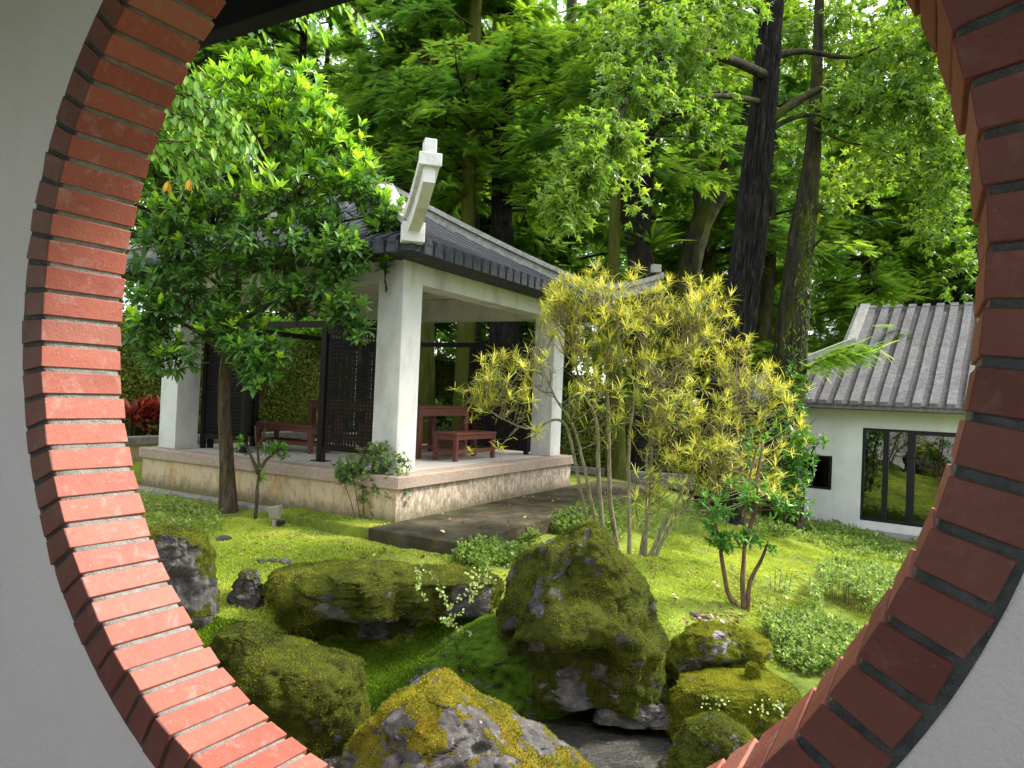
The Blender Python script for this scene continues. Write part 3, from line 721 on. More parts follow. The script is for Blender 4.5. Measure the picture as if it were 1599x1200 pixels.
    # hip ridges ending in upturned horns
    for ax, ay, mt in ((-1, -1, 'finial'), (-1, 1, 'ridge'), (1, -1, 'ridge'), (1, 1, 'ridge')):
        o = norm(PA * ax + PB * ay); sd = np.cross(o, UP); S = half * math.sqrt(2); ap = PV(cx, cx, 0)
        b = MB(); ss = np.linspace(.0, S - .12, 26); P = [ap + o * s + UP * roofz(half - s / math.sqrt(2)) for s in ss]
        sweep_rect(b, P, sd, .15, -.05, .15); sweep_rect(b, P, sd, .26, .152, .235)
        b.build('hip_ridge', MAT['ridge'], roof)
        h = MB(); x = np.linspace(-.14, 1.1, 22); z = .02 + .23 * np.clip(x + .05, 0, 2) ** 1.6
        z = z + .06; P = [ap + o * (S + k) + UP * (ZE + zz) for k, zz in zip(x, z)]
        sweep_rect(h, P, sd, np.linspace(.14, .12, 22), -.02 + 0 * x, .16 + 0 * x); sweep_rect(h, P, sd, np.linspace(.22, .21, 22), .162, .255)
        q = lambda a, e, zz, o=o, sd=sd, ap=ap, S=S: ap + sd * a + o * (S + e) + UP * (ZE + zz)
        h.box(q, (-.13, .13), (-.13, .06), (-.05, .175), .006)
        zt_ = z[-1]; h.box(q, (-.115, .115), (1.102, 1.15), (zt_ + .14, zt_ + .27), .006); h.box(q, (-.062, .062), (.95, 1.12), (zt_ + .272, zt_ + .42), .006)
        h.build('ridge_horn', MAT[mt], roof)
build_pavilion()
def build_apron():
    t = thing('concrete_apron', 'low mossy concrete step running along the pavilion platform', 'step', PV(-.5, 2, -.2))
    def irr(a0, a1, b0, b1, z1):
        b = MB(); n = 30; bs = np.linspace(b0, b1, n); 
        for i in range(n - 1):
            pass
        b.box(PV, (a0, a1), (b0, b1), (-.5, z1), .012); return b
    irr(-1.28, -.002, -.50, 6.3, -.012).build('slab', MAT['slab'], t)
    irr(.0, 1.75, -.44, -.002, -.03).build('footing', MAT['ground'], t)
    irr(1.76, 5.3, -.30, -.12, -.03).build('kerb', MAT['kerb'], t)
build_apron()

# ================================================================== furniture
def table(name, label, cat, L, Wd, Ht, leg, base, rz, group, apron=.11, rail=.16):
    t = thing(name, label, cat, base, group, rz); F = XYZ
    ORG[t.name] = np.zeros(3)
    n = 4 if Wd < .6 else 6
    for i in range(n):
        w = Wd / n; b = MB(); b.box(F, (-L / 2, L / 2), (-Wd / 2 + w * i + .004, -Wd / 2 + w * (i + 1) - .004), (Ht - .035, Ht), .004); b.build('top_board', MAT['wood'], t)
    for sx in (-1, 1):
        for sy in (-1, 1):
            x = sx * (L / 2 - leg / 2 - .01); y = sy * (Wd / 2 - leg / 2 - .01)
            b = MB(); b.box(F, (x - leg / 2, x + leg / 2), (y - leg / 2, y + leg / 2), (0, Ht - .036), .004); b.build('leg', MAT['wood'], t)
    ix, iy = L / 2 - leg - .012, Wd / 2 - leg - .012
    for sy in (-1, 1):
        b = MB(); y = sy * (Wd / 2 - .035); b.box(F, (-ix, ix), (y - .018, y + .018), (Ht - .037 - apron, Ht - .038)); b.build('apron_board', MAT['wood'], t)
    for sx in (-1, 1):
        b = MB(); x = sx * (L / 2 - .035); b.box(F, (x - .018, x + .018), (-iy, iy), (Ht - .037 - apron, Ht - .038)); b.build('apron_board', MAT['wood'], t)
        b = MB(); b.box(F, (x - .018, x + .018), (-iy, iy), (rail, rail + .06)); b.build('stretcher', MAT['wood'], t)
    for sy in (-1, 1):
        b = MB(); y = sy * (Wd / 2 - .04); b.box(F, (-ix, ix), (y - .018, y + .018), (rail, rail + .06)); b.build('stretcher', MAT['wood'], t)
    return t
RB = math.atan2(PB[1], PB[0]); RA = math.atan2(PA[1], PA[0])
FT = FZ + .005
table('wooden_table', 'tall reddish wooden table right of the front corner column', 'table', 1.42, .80, .82, .095, PV(1.62, 2.74, FT), RB, 'pavilion tables', .12, .14)
table('wooden_bench', 'low reddish bench nearest the open side of the pavilion', 'bench', 1.18, .46, .43, .065, PV(.82, 2.74, FT), RB, 'pavilion benches', .07, .11)
table('wooden_bench', 'reddish bench on the far side of the tall table', 'bench', 1.18, .46, .43, .065, PV(2.48, 2.9, FT), RB, 'pavilion benches', .07, .11)
table('wooden_table', 'dark wooden table beyond the left bench, seen between the lattice screens', 'table', 1.42, .80, .82, .095, PV(3.2, 2.75, FT), RA, 'pavilion tables', .12, .14)
table('wooden_bench', 'long brown bench between the two front lattice screens', 'bench', 1.25, .46, .43, .065, PV(3.35, 1.5, FT), RA, 'pavilion benches', .07, .11)

# ================================================================== house
def build_house():
    t = thing('white_house', 'white-walled garden house with grey tiled roof and black framed glass doors', 'house', HF(2, 2, 0))
    w0, w1, zw = -2.2, 5.4, 2.62; D = .18
    def wb(name, s, d, z, mt='white_wall', bev=0):
        b = MB(); b.box(HF, s, d, z, bev); return b.build(name, MAT[mt], t)
    dz0, dz1 = .205, 2.115; ws0, ws1, wz0, wz1 = -1.27, -.61, .76, 1.475
    wl = MB()
    wl.box(HF, (w0, ws0), (0, D), (-.3, zw)); wl.box(HF, (ws0, ws1), (0, D), (-.3, wz0)); wl.box(HF, (ws0, ws1), (0, D), (wz1, zw)); wl.box(HF, (ws1, -.04), (0, D), (-.3, zw))
    wl.box(HF, (-.04, 3.0), (0, D), (-.3, dz0)); wl.box(HF, (-.04, 3.0), (0, D), (dz1, zw)); wl.box(HF, (3.0, w1), (0, D), (-.3, zw))
    wl.box(HF, (w0, w0 + D), (D, 5.4), (-.3, zw)); wl.box(HF, (w1 - D, w1), (D, 5.4), (-.3, zw)); wl.box(HF, (w0 + D, w1 - D), (5.22, 5.4), (-.3, zw))
    wl.build('wall', MAT['white_wall'], t)
    wb('base_kerb', (w0 - .1, w1), (-.42, -.002), (-.4, .03), 'kerb', .01)
    wb('room_floor', (w0 + D, w1 - D), (D, 5.2), (.05, .15), 'floor'); wb('room_ceiling', (w0 + D, w1 - D), (D, 5.2), (2.5, 2.58), 'white_wall')
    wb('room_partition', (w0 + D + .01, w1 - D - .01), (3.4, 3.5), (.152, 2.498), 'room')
    # square window: frame and pane
    def frame(name, s0, s1, z0, z1, wd, y0=.02, y1=.10):
        b = MB(); b.box(HF, (s0, s0 + wd), (y0, y1), (z0, z1)); b.box(HF, (s1 - wd, s1), (y0, y1), (z0, z1))
        b.box(HF, (s0 + wd, s1 - wd), (y0, y1), (z0, z0 + wd)); b.box(HF, (s0 + wd, s1 - wd), (y0, y1), (z1 - wd, z1))
        f = b.build(name, MAT['black_frame'], t)
        p = MB(); p.box(HF, (s0 + wd, s1 - wd), (.058, .064), (z0 + wd, z1 - wd)); p.build('pane', MAT['glass'], f); return f
    frame('window', ws0 + .002, ws1 - .002, wz0 + .002, wz1 - .002, .035, -.01, .09)
    f1 = frame('glass_door', -.038, .40, dz0 + .002, dz1 - .002, .05)
    f1 = frame('glass_door', .402, .84, dz0 + .002, dz1 - .002, .05, .022, .098)
    frame('glass_door', .842, 1.9, dz0 + .002, dz1 - .002, .085, .0, .11)
    frame('glass_door', 1.902, 2.998, dz0 + .002, dz1 - .002, .085, .0, .11)
    # roof: hip and gable
    m = .7; e = .45; ez = 2.63; rd = 2.85; rz = ez + m * (rd + e)
    vs0 = -.58; hip = [(vs0, 1.50), (-3.05, -e)]
    pl = lambda s, d: HF(s, d, ez + m * (d + e) - .06)
    R = MB(); th = .10
    def slab(poly):
        n = len(poly); V = [HF(s, d, ez + m * (d + e) - .035) for s, d in poly] + [HF(s, d, ez + m * (d + e) - .035 - th) for s, d in poly]
        F3 = [[0, i, i + 1] for i in range(1, n - 1)] + [[n, n + i + 1, n + i] for i in range(1, n - 1)]
        R.add(V, [F3, [[i, n + i, n + (i + 1) % n, (i + 1) % n] for i in range(n)]])
    slab([(vs0, -e), (6, -e), (6, rd), (vs0, rd)]); slab([(-3.05, -e), (vs0, -e), (vs0, 1.5)])
    # far slope
    V = [HF(vs0, rd, rz - .035), HF(6, rd, rz - .035), HF(6, rd + 3.3, ez - .035), HF(vs0, rd + 3.3, ez - .035)]
    R.add(V, [[[0, 3, 2, 1]]]); R.add([HF(-3.05, -e, ez - .04), HF(vs0, 1.5, ez + m * 1.95 - .04), HF(vs0, 4.2, ez + m * 1.95 - .04), HF(-3.05, 6.1, ez - .04)], [[[0, 3, 2, 1]]])
    R.add([HF(vs0 - .01, rd, rz - .04), HF(vs0 - .01, 1.3, rz - .04 - m * 1.55), HF(vs0 - .01, 4.4, rz - .04 - m * 1.55)], [[[0, 1, 2]]])
    roof = R.build('roof', MAT['tile_house'], t)
    b = MB(); b.box(HF, (-3.0, 6), (-e + .02, -e + .07), (ez - .15, ez - .03 - .02)); b.build('fascia', MAT['teal_dark'], roof)
    b = MB(); b.box(HF, (-3.0, 6), (-e + .072, -.002), (ez - .145, ez - .137)); b.build('soffit', MAT['teal_dark'], roof)
    k = 0; s = -2.72; pitch = .285
    while s < 5.8:
        dtop = rd + .06 if s > vs0 + .05 else -e + (s + 3.05) / (vs0 + 3.05) * (1.5 + e) - .05
        if dtop > -e + .2:
            dd = np.linspace(-e - .03, dtop, 7); j = random.uniform(-.012, .012)
            P = [HF(s + j + .006 * math.sin(3 * x + k), x, ez + m * (x + e)) for x in dd]
            b = MB(); sweep_rect(b, P, HS, .155, -.034, .055); b.build('roof_tile', MAT['tile_house'], roof)
            b = MB(); P = [HF(s + .142 + .004 * math.sin(4 * x + k), x, ez + m * (x + e)) for x in dd]
            sweep_rect(b, P, HS, .118, -.034, -.012); b.build('pan_tile', MAT['tile_pan'], roof)
        s += pitch; k += 1
    b = MB(); sweep_rect(b, [HF(vs0 - .03, x, ez + m * (x + e)) for x in np.linspace(1.45, rd + .05, 6)], HS, .20, -.02, .11)
    sweep_rect(b, [HF(vs0 - .17, x, ez + m * (x + e)) for x in np.linspace(1.45, rd, 6)], HS, .07, -.12, .05); b.build('verge_ridge', MAT['ridge'], roof)
    b = MB(); sv = norm(np.array([1.95, 2.47])); P = []
    for f in np.linspace(0, 1.04, 16):
        s_ = vs0 + (-3.05 - vs0) * f; d_ = 1.5 - (1.5 + e) * f; up = .28 * max(0, f - .75) ** 1.2 * 4 * .35
        P.append(HF(s_, d_, ez + m * max(d_ + e, 0) + up))
    sweep_rect(b, P, norm(HS * .62 - HN * .78), .20, -.03, .13); b.build('hip_ridge', MAT['ridge'], roof)
    b = MB(); b.box(HF, (vs0 - .05, 6), (rd - .07, rd + .10), (rz - .06, rz + .02)); b.build('top_ridge', MAT['tile_house'], roof)
    # inside, behind the glass
    s_ = thing('sign_stand', 'small framed notice on a thin pole behind the glass door', 'sign', HF(.56, .9, .152))
    q = lambda a, o, z: HF(.56 + a, .9 + o, z)
    b = MB(); b.tube([q(0, 0, .17), q(0, 0, 1.1)], .012, 8); b.build('pole', MAT['black_frame'], s_)
    b = MB(); b.tube([q(0, 0, .153), q(0, 0, .17)], .14, 20); b.build('base', MAT['black_frame'], s_)
    b = MB(); b.box(q, (-.14, .14), (-.03, -.012), (1.1, 1.48)); b.build('board', MAT['black_frame'], s_)
    b = MB(); b.box(q, (-.115, .115), (-.034, -.031), (1.13, 1.45)); b.build('sheet', MAT['paper'], s_)
    g = thing('low_wooden_bench', 'low brown bench inside the white house behind the glass', 'bench', HF(.5, 1.5, .152))
    q = lambda a, o, z: HF(.5 + a, 1.5 + o, z)
    b = MB(); b.box(q, (-.9, 1.5), (0, .5), (.26, .32)); b.build('seat', MAT['bark_twig'], g)
    for x in (-.8, .1, .3, 1.35):
        b = MB(); b.box(q, (x, x + .08), (.03, .1), (.0, .258)); b.build('leg', MAT['bark_twig'], g)
build_house()

# ================================================================== walls round the garden
def leaf_cover(P, N, size, seed, tmean=.5, tsd=.22, tpl=None, jit=.5, axis=None):
    r = np.random.default_rng(seed); n = len(P)
    ax = rdir(n, r); ax[:, 2] -= .35; ax = norm(ax - N * np.sum(ax * N, 1)[:, None] * .8)
    nn = norm(N + rdir(n, r) * jit)
    return inst(tpl or T_small(.6), P, ax, nn, size * r.uniform(.6, 1.3, n), np.clip(r.normal(tmean, tsd, n), 0, 1))
def build_hedge_walls():
    aw = 8.0
    t = thing('green_covered_wall', 'tall wall behind the pavilion completely covered in creeping fig', 'wall', PV(aw, 6, 0))
    b = MB(); b.box(PV, (aw, aw + .45), (-7, 24), (-.4, 2.6), .02); b.build('wall_body', MAT['bark_green'], t)
    r = np.random.default_rng(5); n = 62000; bb = -3 + 25 * r.random(n) ** 1.25; zz = r.uniform(-.1, 2.72, n)
    q = np.stack([bb * 1.3, zz * 1.3, 0 * bb], 1); dp = .05 + .10 * (fbm(q, 3, 31) + .4) + r.uniform(0, .05, n)
    P = PK + PA * (aw - dp)[:, None] + PB * bb[:, None] + UP * (zz + .05 * fbm(q * 2, 2, 4))[:, None]
    V, F, tt = leaf_cover(P, np.broadcast_to(-PA, P.shape), .062, 6)
    nt2 = 9000; bb = r.uniform(-3, 20, nt2); aa = r.uniform(aw - .1, aw + .5, nt2)
    P2 = PK + PA * aa[:, None] + PB * bb[:, None] + UP * (2.62 + .10 * np.abs(fbm(np.stack([bb, aa, aa], 1), 3, 7)) + r.uniform(0, .05, nt2))[:, None]
    V2, F2, t2 = leaf_cover(P2, np.broadcast_to(UP, P2.shape), .07, 8, .75)
    o = part('creeper', np.vstack([V, V2]), np.vstack([F, F2 + len(V)]), MAT['hedge'], t, tint=np.concatenate([tt, t2])); o['kind'] = 'stuff'
    # stone planter in front of it
    p = thing('stone_planter', 'long low stone planter in front of the green covered wall', 'planter', PV(7, 6, 0))
    b = MB()
    b.box(PV, (7.0, 7.14), (-4, 20), (-.2, .38)); b.build('planter_wall', MAT['stucco'], p)
    for k in range(20):
        b = MB(); b.box(PV, (6.96, 7.2), (-4 + 1.2 * k + .004, -4 + 1.2 * (k + 1) - .004), (.382, .53), .008); b.build('coping_stone', MAT['kerb'], p)
    b = MB(); b.box(PV, (7.142, 8), (-4, 20), (-.2, .36)); b.build('soil', MAT['bark_brown'], p)
    # low mossy wall behind the croton with its kerb
    c = at(900, 735, 16.5); d = at(1110, 760, 15.5); x = norm((d - c) * [1, 1, 0]); y = np.array([-x[1], x[0], 0]); L = np.linalg.norm((d - c)[:2])
    fr = lambda a, o, z: np.array([c[0], c[1], 0]) + x * a + y * o + UP * z
    w = thing('mossy_low_wall', 'low moss-grown wall behind the yellow shrub', 'wall', fr(L / 2, 1, -.2))
    b = MB(); b.box(fr, (-.6, L + 1.5), (1.0, 1.4), (-.6, 1.22), .02); b.build('wall_body', MAT['bark_green'], w)
    n = 9000; aa = r.uniform(-.6, L + 1.5, n); zz = r.uniform(-.3, 1.3, n)
    P = np.array([fr(a_, 1.0 - d_, z_) for a_, d_, z_ in zip(aa, r.uniform(0, .08, n), zz)])
    V, F, tt = leaf_cover(P, np.broadcast_to(-y, P.shape), .07, 16, .6)
    o = part('creeper', V, F, MAT['hedge'], w, tint=tt); o['kind'] = 'stuff'
    b = MB(); b.box(fr, (-.8, L + 1.5), (-.02, .18), (-.3, .02), .01); b.build('kerb', MAT['kerb'], w)
build_hedge_walls()

# ================================================================== rocks
def rock(label, sil, D, depth, seed, mat, moss='moss', ntuft=5000, rough=.10, tint=.5, cover_z=-.15, name='mossy_boulder', dk=.5, lumps=(), msz=.017, ledges=(), bare=.0, patch=6.0):
    """sil: rows (y, x_left, x_right) of the outline from base to top, seen at distance D; depth: how deep the rock is against its width"""
    sil = sorted(sil, key=lambda q: -q[0]); rows = 84; cols = 130
    L = np.array([at(xl, y, D) for y, xl, xr in sil]); Rr = np.array([at(xr, y, D) for y, xl, xr in sil])
    k = np.linspace(0, 1, len(sil)); kk = np.linspace(0, 1, rows)
    I = lambda A: np.stack([np.interp(kk, k, A[:, i]) for i in range(3)], 1)
    def sm(A):
        for _ in range(3): A = np.vstack([A[:1], (A[:-2] + 2 * A[1:-1] + A[2:]) / 4, A[-1:]])
        return A
    L, Rr = sm(I(L)), sm(I(Rr)); c = (L + Rr) / 2; hw = np.linalg.norm(Rr - L, axis=1) / 2
    W = hw.max(); hd = depth * W * np.clip(hw / W, 0, 1) ** dk
    th = np.arange(cols) / cols * 2 * np.pi; ex = .82
    cs = np.sign(np.cos(th)) * np.abs(np.cos(th)) ** ex; sn = np.sign(np.sin(th)) * np.abs(np.sin(th)) ** ex
    V = c[:, None] + np.stack([hw[:, None] * cs[None], hd[:, None] * sn[None] + depth * W * .55, 0 * hw[:, None] * cs[None]], -1)
    top = np.array([c[-1] + [0, depth * W * .55, .012]])
    nc = 9; last = V[-1]; mid_ = last.mean(0); dome = .10 * hw[-1]
    caps = [mid_ + (last - mid_) * math.cos(a) + UP * dome * math.sin(a) for a in np.linspace(0, 1.5, nc + 1)[1:]]
    V = np.concatenate([V, np.stack(caps)]); rows += nc; c = np.vstack([c, np.repeat(c[-1:], nc, 0)]); hw = np.concatenate([hw, hw[-1] * np.cos(np.linspace(0, 1.5, nc + 1)[1:])]); top = np.array([mid_ + UP * dome])
    V = V.reshape(-1, 3)
    N0 = V - np.repeat(c + [0, depth * W * .55, 0], cols, 0); N0[:, 2] *= .3; fade = np.repeat(np.clip(hw / W * 2.5, 0, 1), cols)[:, None]
    N0 = norm(N0)
    q = V * (1.5 / W) + seed * 7.3
    rdg = 1 - np.abs(fbm(q * 1.3, 4, seed + 40)) * 2.2
    d = W * rough * (fbm(q * .9, 6, seed) * 1.9 + .9 * (rdg - .6)) - W * .055 * np.clip(1 - np.abs(fbm(q * 1.1, 3, seed + 33)) / .055, 0, 1) ** 2 - W * .03 * np.clip(1 - np.abs(fbm(q * 2.7, 3, seed + 34)) / .06, 0, 1) + .022 * fbm(V * 9, 3, seed + 8) + .010 * fbm(V * 24, 3, seed + 9) + W * .05 * np.round(fbm(q * 1.6, 2, seed + 70) * 3) / 3
    V = V + N0 * d[:, None] * (fade * .7 + .3); V[:, 2] += W * rough * .35 * fbm(q * 1.8, 3, seed + 5)
    for px, py, rr, amp in lumps:
        p = at(px, py, D - depth * W * .3); dd = np.linalg.norm((V - p) * [1, .35, 1], axis=1); V[:, 1] -= amp * np.exp(-(dd / rr) ** 2)
    for y0_, x0_, x1_, dep in ledges:
        zl = at((x0_ + x1_) / 2, y0_, D)[2] + .05 * fbm(V * 3, 3, seed + 81); xa, xb = at(x0_, y0_, D)[0], at(x1_, y0_, D)[0]
        w = 1 / (1 + np.exp((V[:, 2] - zl) / .018)); w = w * (1 - .75 * np.clip((zl - V[:, 2]) / .45, 0, 1)); wx = np.clip((V[:, 0] - xa) / .12, 0, 1) * np.clip((xb - V[:, 0]) / .12, 0, 1)
        V[:, 1] += dep * w * wx * (N0[:, 1] < .1)
    cc = (V - EYE) @ RC; V[:, 2] -= (sil[-1][0] - (H0 / 2 - FPX * cc[:, 2] / cc[:, 1]).min()) * D / FPX * .9   # set it as deep in the ground as it stands
    i = np.arange(rows - 1)[:, None] * cols; j = np.arange(cols)[None]; jn = (j + 1) % cols
    F = np.stack([i + j, i + jn, i + cols + jn, i + cols + j], -1).reshape(-1, 4)
    e = (rows - 1) * cols; T = np.stack([e + np.arange(cols), e + (np.arange(cols) + 1) % cols, np.full(cols, rows * cols)], 1)
    V = np.vstack([V, V[-cols:].mean(0)[None]])
    t = thing(name, label, 'boulder', [c[0][0], c[0][1] + depth * W * .55, L[0][2]])
    # where moss grows: flat and sheltered faces, in patches
    tri = np.zeros_like(V); A_, B_, C_, D_ = (V[F[:, q]] for q in range(4)); fn_ = np.cross(C_ - A_, D_ - B_)
    for q in range(4): np.add.at(tri, F[:, q], fn_)
    vn = norm(tri); vn = np.where((vn * (V - V.mean(0))).sum(1)[:, None] < 0, -vn, vn)
    mk = vn[:, 2] * .42 + .95 * fbm(V * patch * .55, 5, seed + 3) + .55 * fbm(V * patch * 2.2, 4, seed + 4) - bare
    so_ = part('stone', V, [F, T], MAT[mat], t, smooth=True)
    at_ = so_.data.attributes.new('mossy', 'FLOAT', 'POINT'); at_.data.foreach_set('value', np.clip(.5 + mk * 1.1, 0, 1).astype(np.float32))
    # moss cushion: short tufts on the upper faces
    if ntuft:
        r = np.random.default_rng(seed); A = V[F[:, 0]]; Bv = V[F[:, 1]]; Cv = V[F[:, 2]]; Dv = V[F[:, 3]]
        n = np.cross(Cv - A, Dv - Bv); ar = np.linalg.norm(n, axis=1); n = n / (ar[:, None] + 1e-12)
        n = np.where((n * (A - V.mean(0))).sum(1)[:, None] < 0, -n, n); m = mk[F].mean(1)
        w = ar * (m > -.02) * (n[:, 1] < .45); w = w / w.sum(); f = r.choice(len(F), ntuft, p=w)
        u, v = r.random((2, ntuft, 1)); P = (A[f] * (1 - u) + Bv[f] * u) * (1 - v) + (Dv[f] * (1 - u) + Cv[f] * u) * v
        ax = norm(n[f] + rdir(ntuft, r) * .75 + [0, 0, .25])
        tn = np.clip(tint + .8 * fbm(P * 4, 4, seed + 11) + r.normal(0, .12, ntuft), 0, 1)
        Vm, Fm, tm = inst((np.array([(-.22, 0, 0), (.22, 0, 0), (0, 1, 0)]), np.array([(0, 1, 2)])), P - n[f] * .003, ax, rdir(ntuft, r), msz * r.uniform(.5, 1.25, ntuft), tn)
        o = part('moss', Vm, Fm, MAT[moss], t, tint=tm); o['kind'] = 'stuff'
    return t
def build_rocks():
    rock('tall pointed moss-covered boulder with bare grey streaks in front of the yellow shrub',
         [(1090, 815, 1048), (1066, 800, 1045), (1030, 795, 1045), (980, 782, 1042), (940, 783, 1034), (905, 800, 1010), (870, 830, 988), (842, 870, 972), (822, 905, 955), (814, 925, 945)], 5.9, .75, 3, 'rock_moss', 'moss', 30000, .13, .42, bare=-.12, lumps=((880, 970, .20, .20), (905, 890, .16, -.10), (985, 960, .14, .10)), ledges=((988, 790, 960, .34),))
    rock('long low mossy boulder overhanging the bank like a shelf',
         [(985, 480, 770), (965, 430, 790), (940, 408, 797), (915, 410, 797), (900, 418, 795), (890, 430, 790), (883, 455, 780), (877, 480, 640)], 6.7, .36, 5, 'rock_moss', 'moss', 28000, .12, .5, bare=-.20, dk=.3, lumps=((560, 915, .24, .20), (450, 920, .2, .05)), ledges=((948, 500, 800, .42),))
    rock('humped boulder with smooth moss below the left end of the shelf-like boulder',
         [(1165, 335, 560), (1120, 325, 572), (1080, 318, 570), (1050, 315, 560), (1020, 312, 530), (1003, 314, 480), (988, 318, 430), (976, 325, 385)], 5.3, .7, 8, 'rock_moss', 'moss', 26000, .12, .36, bare=-.30, lumps=((450, 1060, .3, .16), (350, 1010, .12, -.1)), ledges=((1042, 390, 480, .05), (1018, 300, 400, .10)))
    rock('large flat boulder at the bottom with bare pitted grey stone and yellow moss',
         [(1300, 500, 1000), (1250, 508, 980), (1215, 520, 950), (1185, 535, 900), (1158, 555, 845), (1132, 580, 800), (1105, 600, 765), (1080, 625, 735), (1062, 650, 718), (1052, 668, 700)], 4.45, .70, 12, 'rock_bare', 'moss', 17000, .08, .72, bare=.26, patch=8.0, lumps=((640, 1150, .2, .08),))
    rock('round dark boulder at the left edge with a bare wet flank',
         [(1010, 205, 325), (960, 195, 325), (900, 195, 322), (860, 200, 320), (838, 205, 308), (826, 215, 295), (820, 225, 275)], 6.5, .8, 15, 'rock_dark', 'moss', 7000, .10, .35, bare=.22)
    rock('small dark bare rock between the left boulder and the long mossy one',
         [(945, 355, 412), (925, 355, 408), (908, 362, 405), (896, 370, 400), (888, 376, 392)], 6.9, .8, 18, 'rock_dark', 'moss', 0, .14, bare=.5)
    rock('stepped bright mossy rock at the right bank below the camellia',
         [(1075, 1045, 1225), (1050, 1048, 1222), (1025, 1052, 1216), (1005, 1058, 1205), (988, 1075, 1185), (978, 1095, 1160), (972, 1115, 1145)], 6.1, .7, 21, 'rock_bright', 'moss', 16000, .16, .72, bare=-.12, lumps=((1130, 1030, .15, -.1),), ledges=((1022, 1060, 1200, .12),))
    rock('broad low mossy rock by the water under the stepped rock',
         [(1135, 1045, 1250), (1115, 1048, 1268), (1090, 1052, 1268), (1070, 1058, 1262), (1056, 1070, 1250), (1048, 1100, 1235)], 5.6, .55, 25, 'rock_bright', 'moss', 18000, .09, .7, bare=-.25)
    rock('rounded brownish mossy boulder at the bottom right by the brick rim',
         [(1290, 1035, 1235), (1230, 1035, 1225), (1190, 1045, 1210), (1160, 1058, 1195), (1135, 1080, 1175), (1120, 1105, 1155), (1114, 1120, 1140)], 4.9, .7, 28, 'rock_moss', 'moss', 13000, .08, .6, bare=-.18)
    rock('small mossy knob standing on the right bank rocks',
         [(1062, 1166, 1190), (1045, 1168, 1188), (1035, 1172, 1184)], 5.75, .8, 31, 'rock_bright', 'moss', 1500, .06, .7, bare=-.4, name='mossy_stone')
    rock('green mossy bank rock under the pointed boulder, sloping to the water',
         [(1135, 545, 960), (1110, 570, 940), (1085, 600, 925), (1060, 625, 905), (1035, 655, 885), (1010, 685, 865), (990, 705, 845), (975, 725, 825), (965, 740, 800)], 6.05, .62, 34, 'rock_green', 'moss_green', 36000, .06, .55, bare=-.16)
    rock('flat pale stone at the water edge left of the right bank rocks',
         [(1120, 930, 1075), (1105, 935, 1065), (1095, 950, 1045), (1088, 975, 1020)], 5.75, .4, 37, 'rock_bare', 'moss_green', 1200, .10, .5, bare=.25, name='flat_stone')
build_rocks()

# ================================================================== foliage helpers
def trunk(name, P, r, mt, parent, seg=26, rows=70, amp=.10, freq=7, seed=0, flare=.35):
    P = spline(P, rows); r = np.interp(np.linspace(0, 1, rows), np.linspace(0, 1, len(np.atleast_1d(r))), np.atleast_1d(r))
    h = np.linspace(0, 1, rows); r = r * (1 + flare * np.exp(-h * rows / 7))
    def fn(th, Q):
        q = np.stack([np.cos(th) * freq / 2, np.sin(th) * freq / 2, Q[:, None, 2] * 1.4 + 0 * th], -1)
        return amp * (1 - 2.2 * np.abs(fbm(q, 3, seed))) + amp * .8 * fbm(q * [.35, .35, .9], 3, seed + 3)
    V, F = tube(P, r, seg, fn)
    return part(name, V, F, MAT[mt], parent, smooth=True), P, r
def limb_mb(b, P, r0, r1, n=10, seg=6):
    Q = spline(P, n); b.tube(Q, np.linspace(r0, r1, n), seg); return Q
TL, TST, TSP, TSM = T_leaf(.40), T_star(), T_spray(), T_small()

# ---- cypress crowns: layered drooping limbs carrying feathery fronds; a few crowns shared by the trees
def cypress_crown(seed, h0, h1, spread, nl=46, mt='needle', dens=1.0, fsize=.42):
    r = np.random.default_rng(seed); B = MB(); P = []; Ax = []; T = []
    for k in range(nl):
        f = (k + r.random()) / nl; z = h0 + (h1 - h0) * f; L = spread * (1 - .75 * f ** 1.4) * r.uniform(.6, 1.15); a = r.uniform(0, 6.283) 
        d = np.array([math.cos(a), math.sin(a), 0]); tw = np.array([-d[1], d[0], 0]); up = r.uniform(.0, .35)
        pts = [UP * z, UP * (z + L * up * .35) + d * L * .45 + tw * r.uniform(-.15, .15) * L, UP * (z + L * (up - .30)) + d * L]
        Q = limb_mb(B, pts, .045 * (1 - .6 * f) + .012, .008, 9, 5); tt = r.normal(.56, .2)
        for m in range(int(16 * dens)):
            g = r.uniform(.22, 1); i = g * 8; p = Q[int(i)] + (Q[min(8, int(i) + 1)] - Q[int(i)]) * (i % 1)
            s = r.choice([-1, 1]); l2 = L * r.uniform(.16, .38) * (1.25 - .7 * g)
            dd = norm(d * r.uniform(.25, .9) + tw * s * r.uniform(.4, 1) + UP * r.uniform(-.25, .12)); e = p + dd * l2 - UP * l2 * .15
            if m % 2 == 0: B.tube(np.stack([p, (p + e) / 2 + UP * l2 * .06, e]), [.010, .007, .004], 3)
            for q in range(int(8 * dens)):
                u = r.uniform(.15, 1.02); x = p + (e - p) * u + r.normal(0, .05, 3)
                P.append(x); Ax.append(norm(dd + norm(np.cross(dd, UP)) * r.choice([-1, 1]) * r.uniform(.1, .9) + UP * r.uniform(-.5, .15) + r.normal(0, .2, 3))); T.append(tt + r.normal(0, .13))
    P = np.array(P); n = len(P)
    V, F, t = inst(TSP, P, np.array(Ax), norm(UP + rdir(n, r) * .35), fsize * r.uniform(.6, 1.25, n), np.clip(T, 0, 1))
    return mesh('crown', V, F, MAT[mt], tint=t), mesh('branches', B.verts(), B.faces(), MAT['bark_moss'], smooth=True)
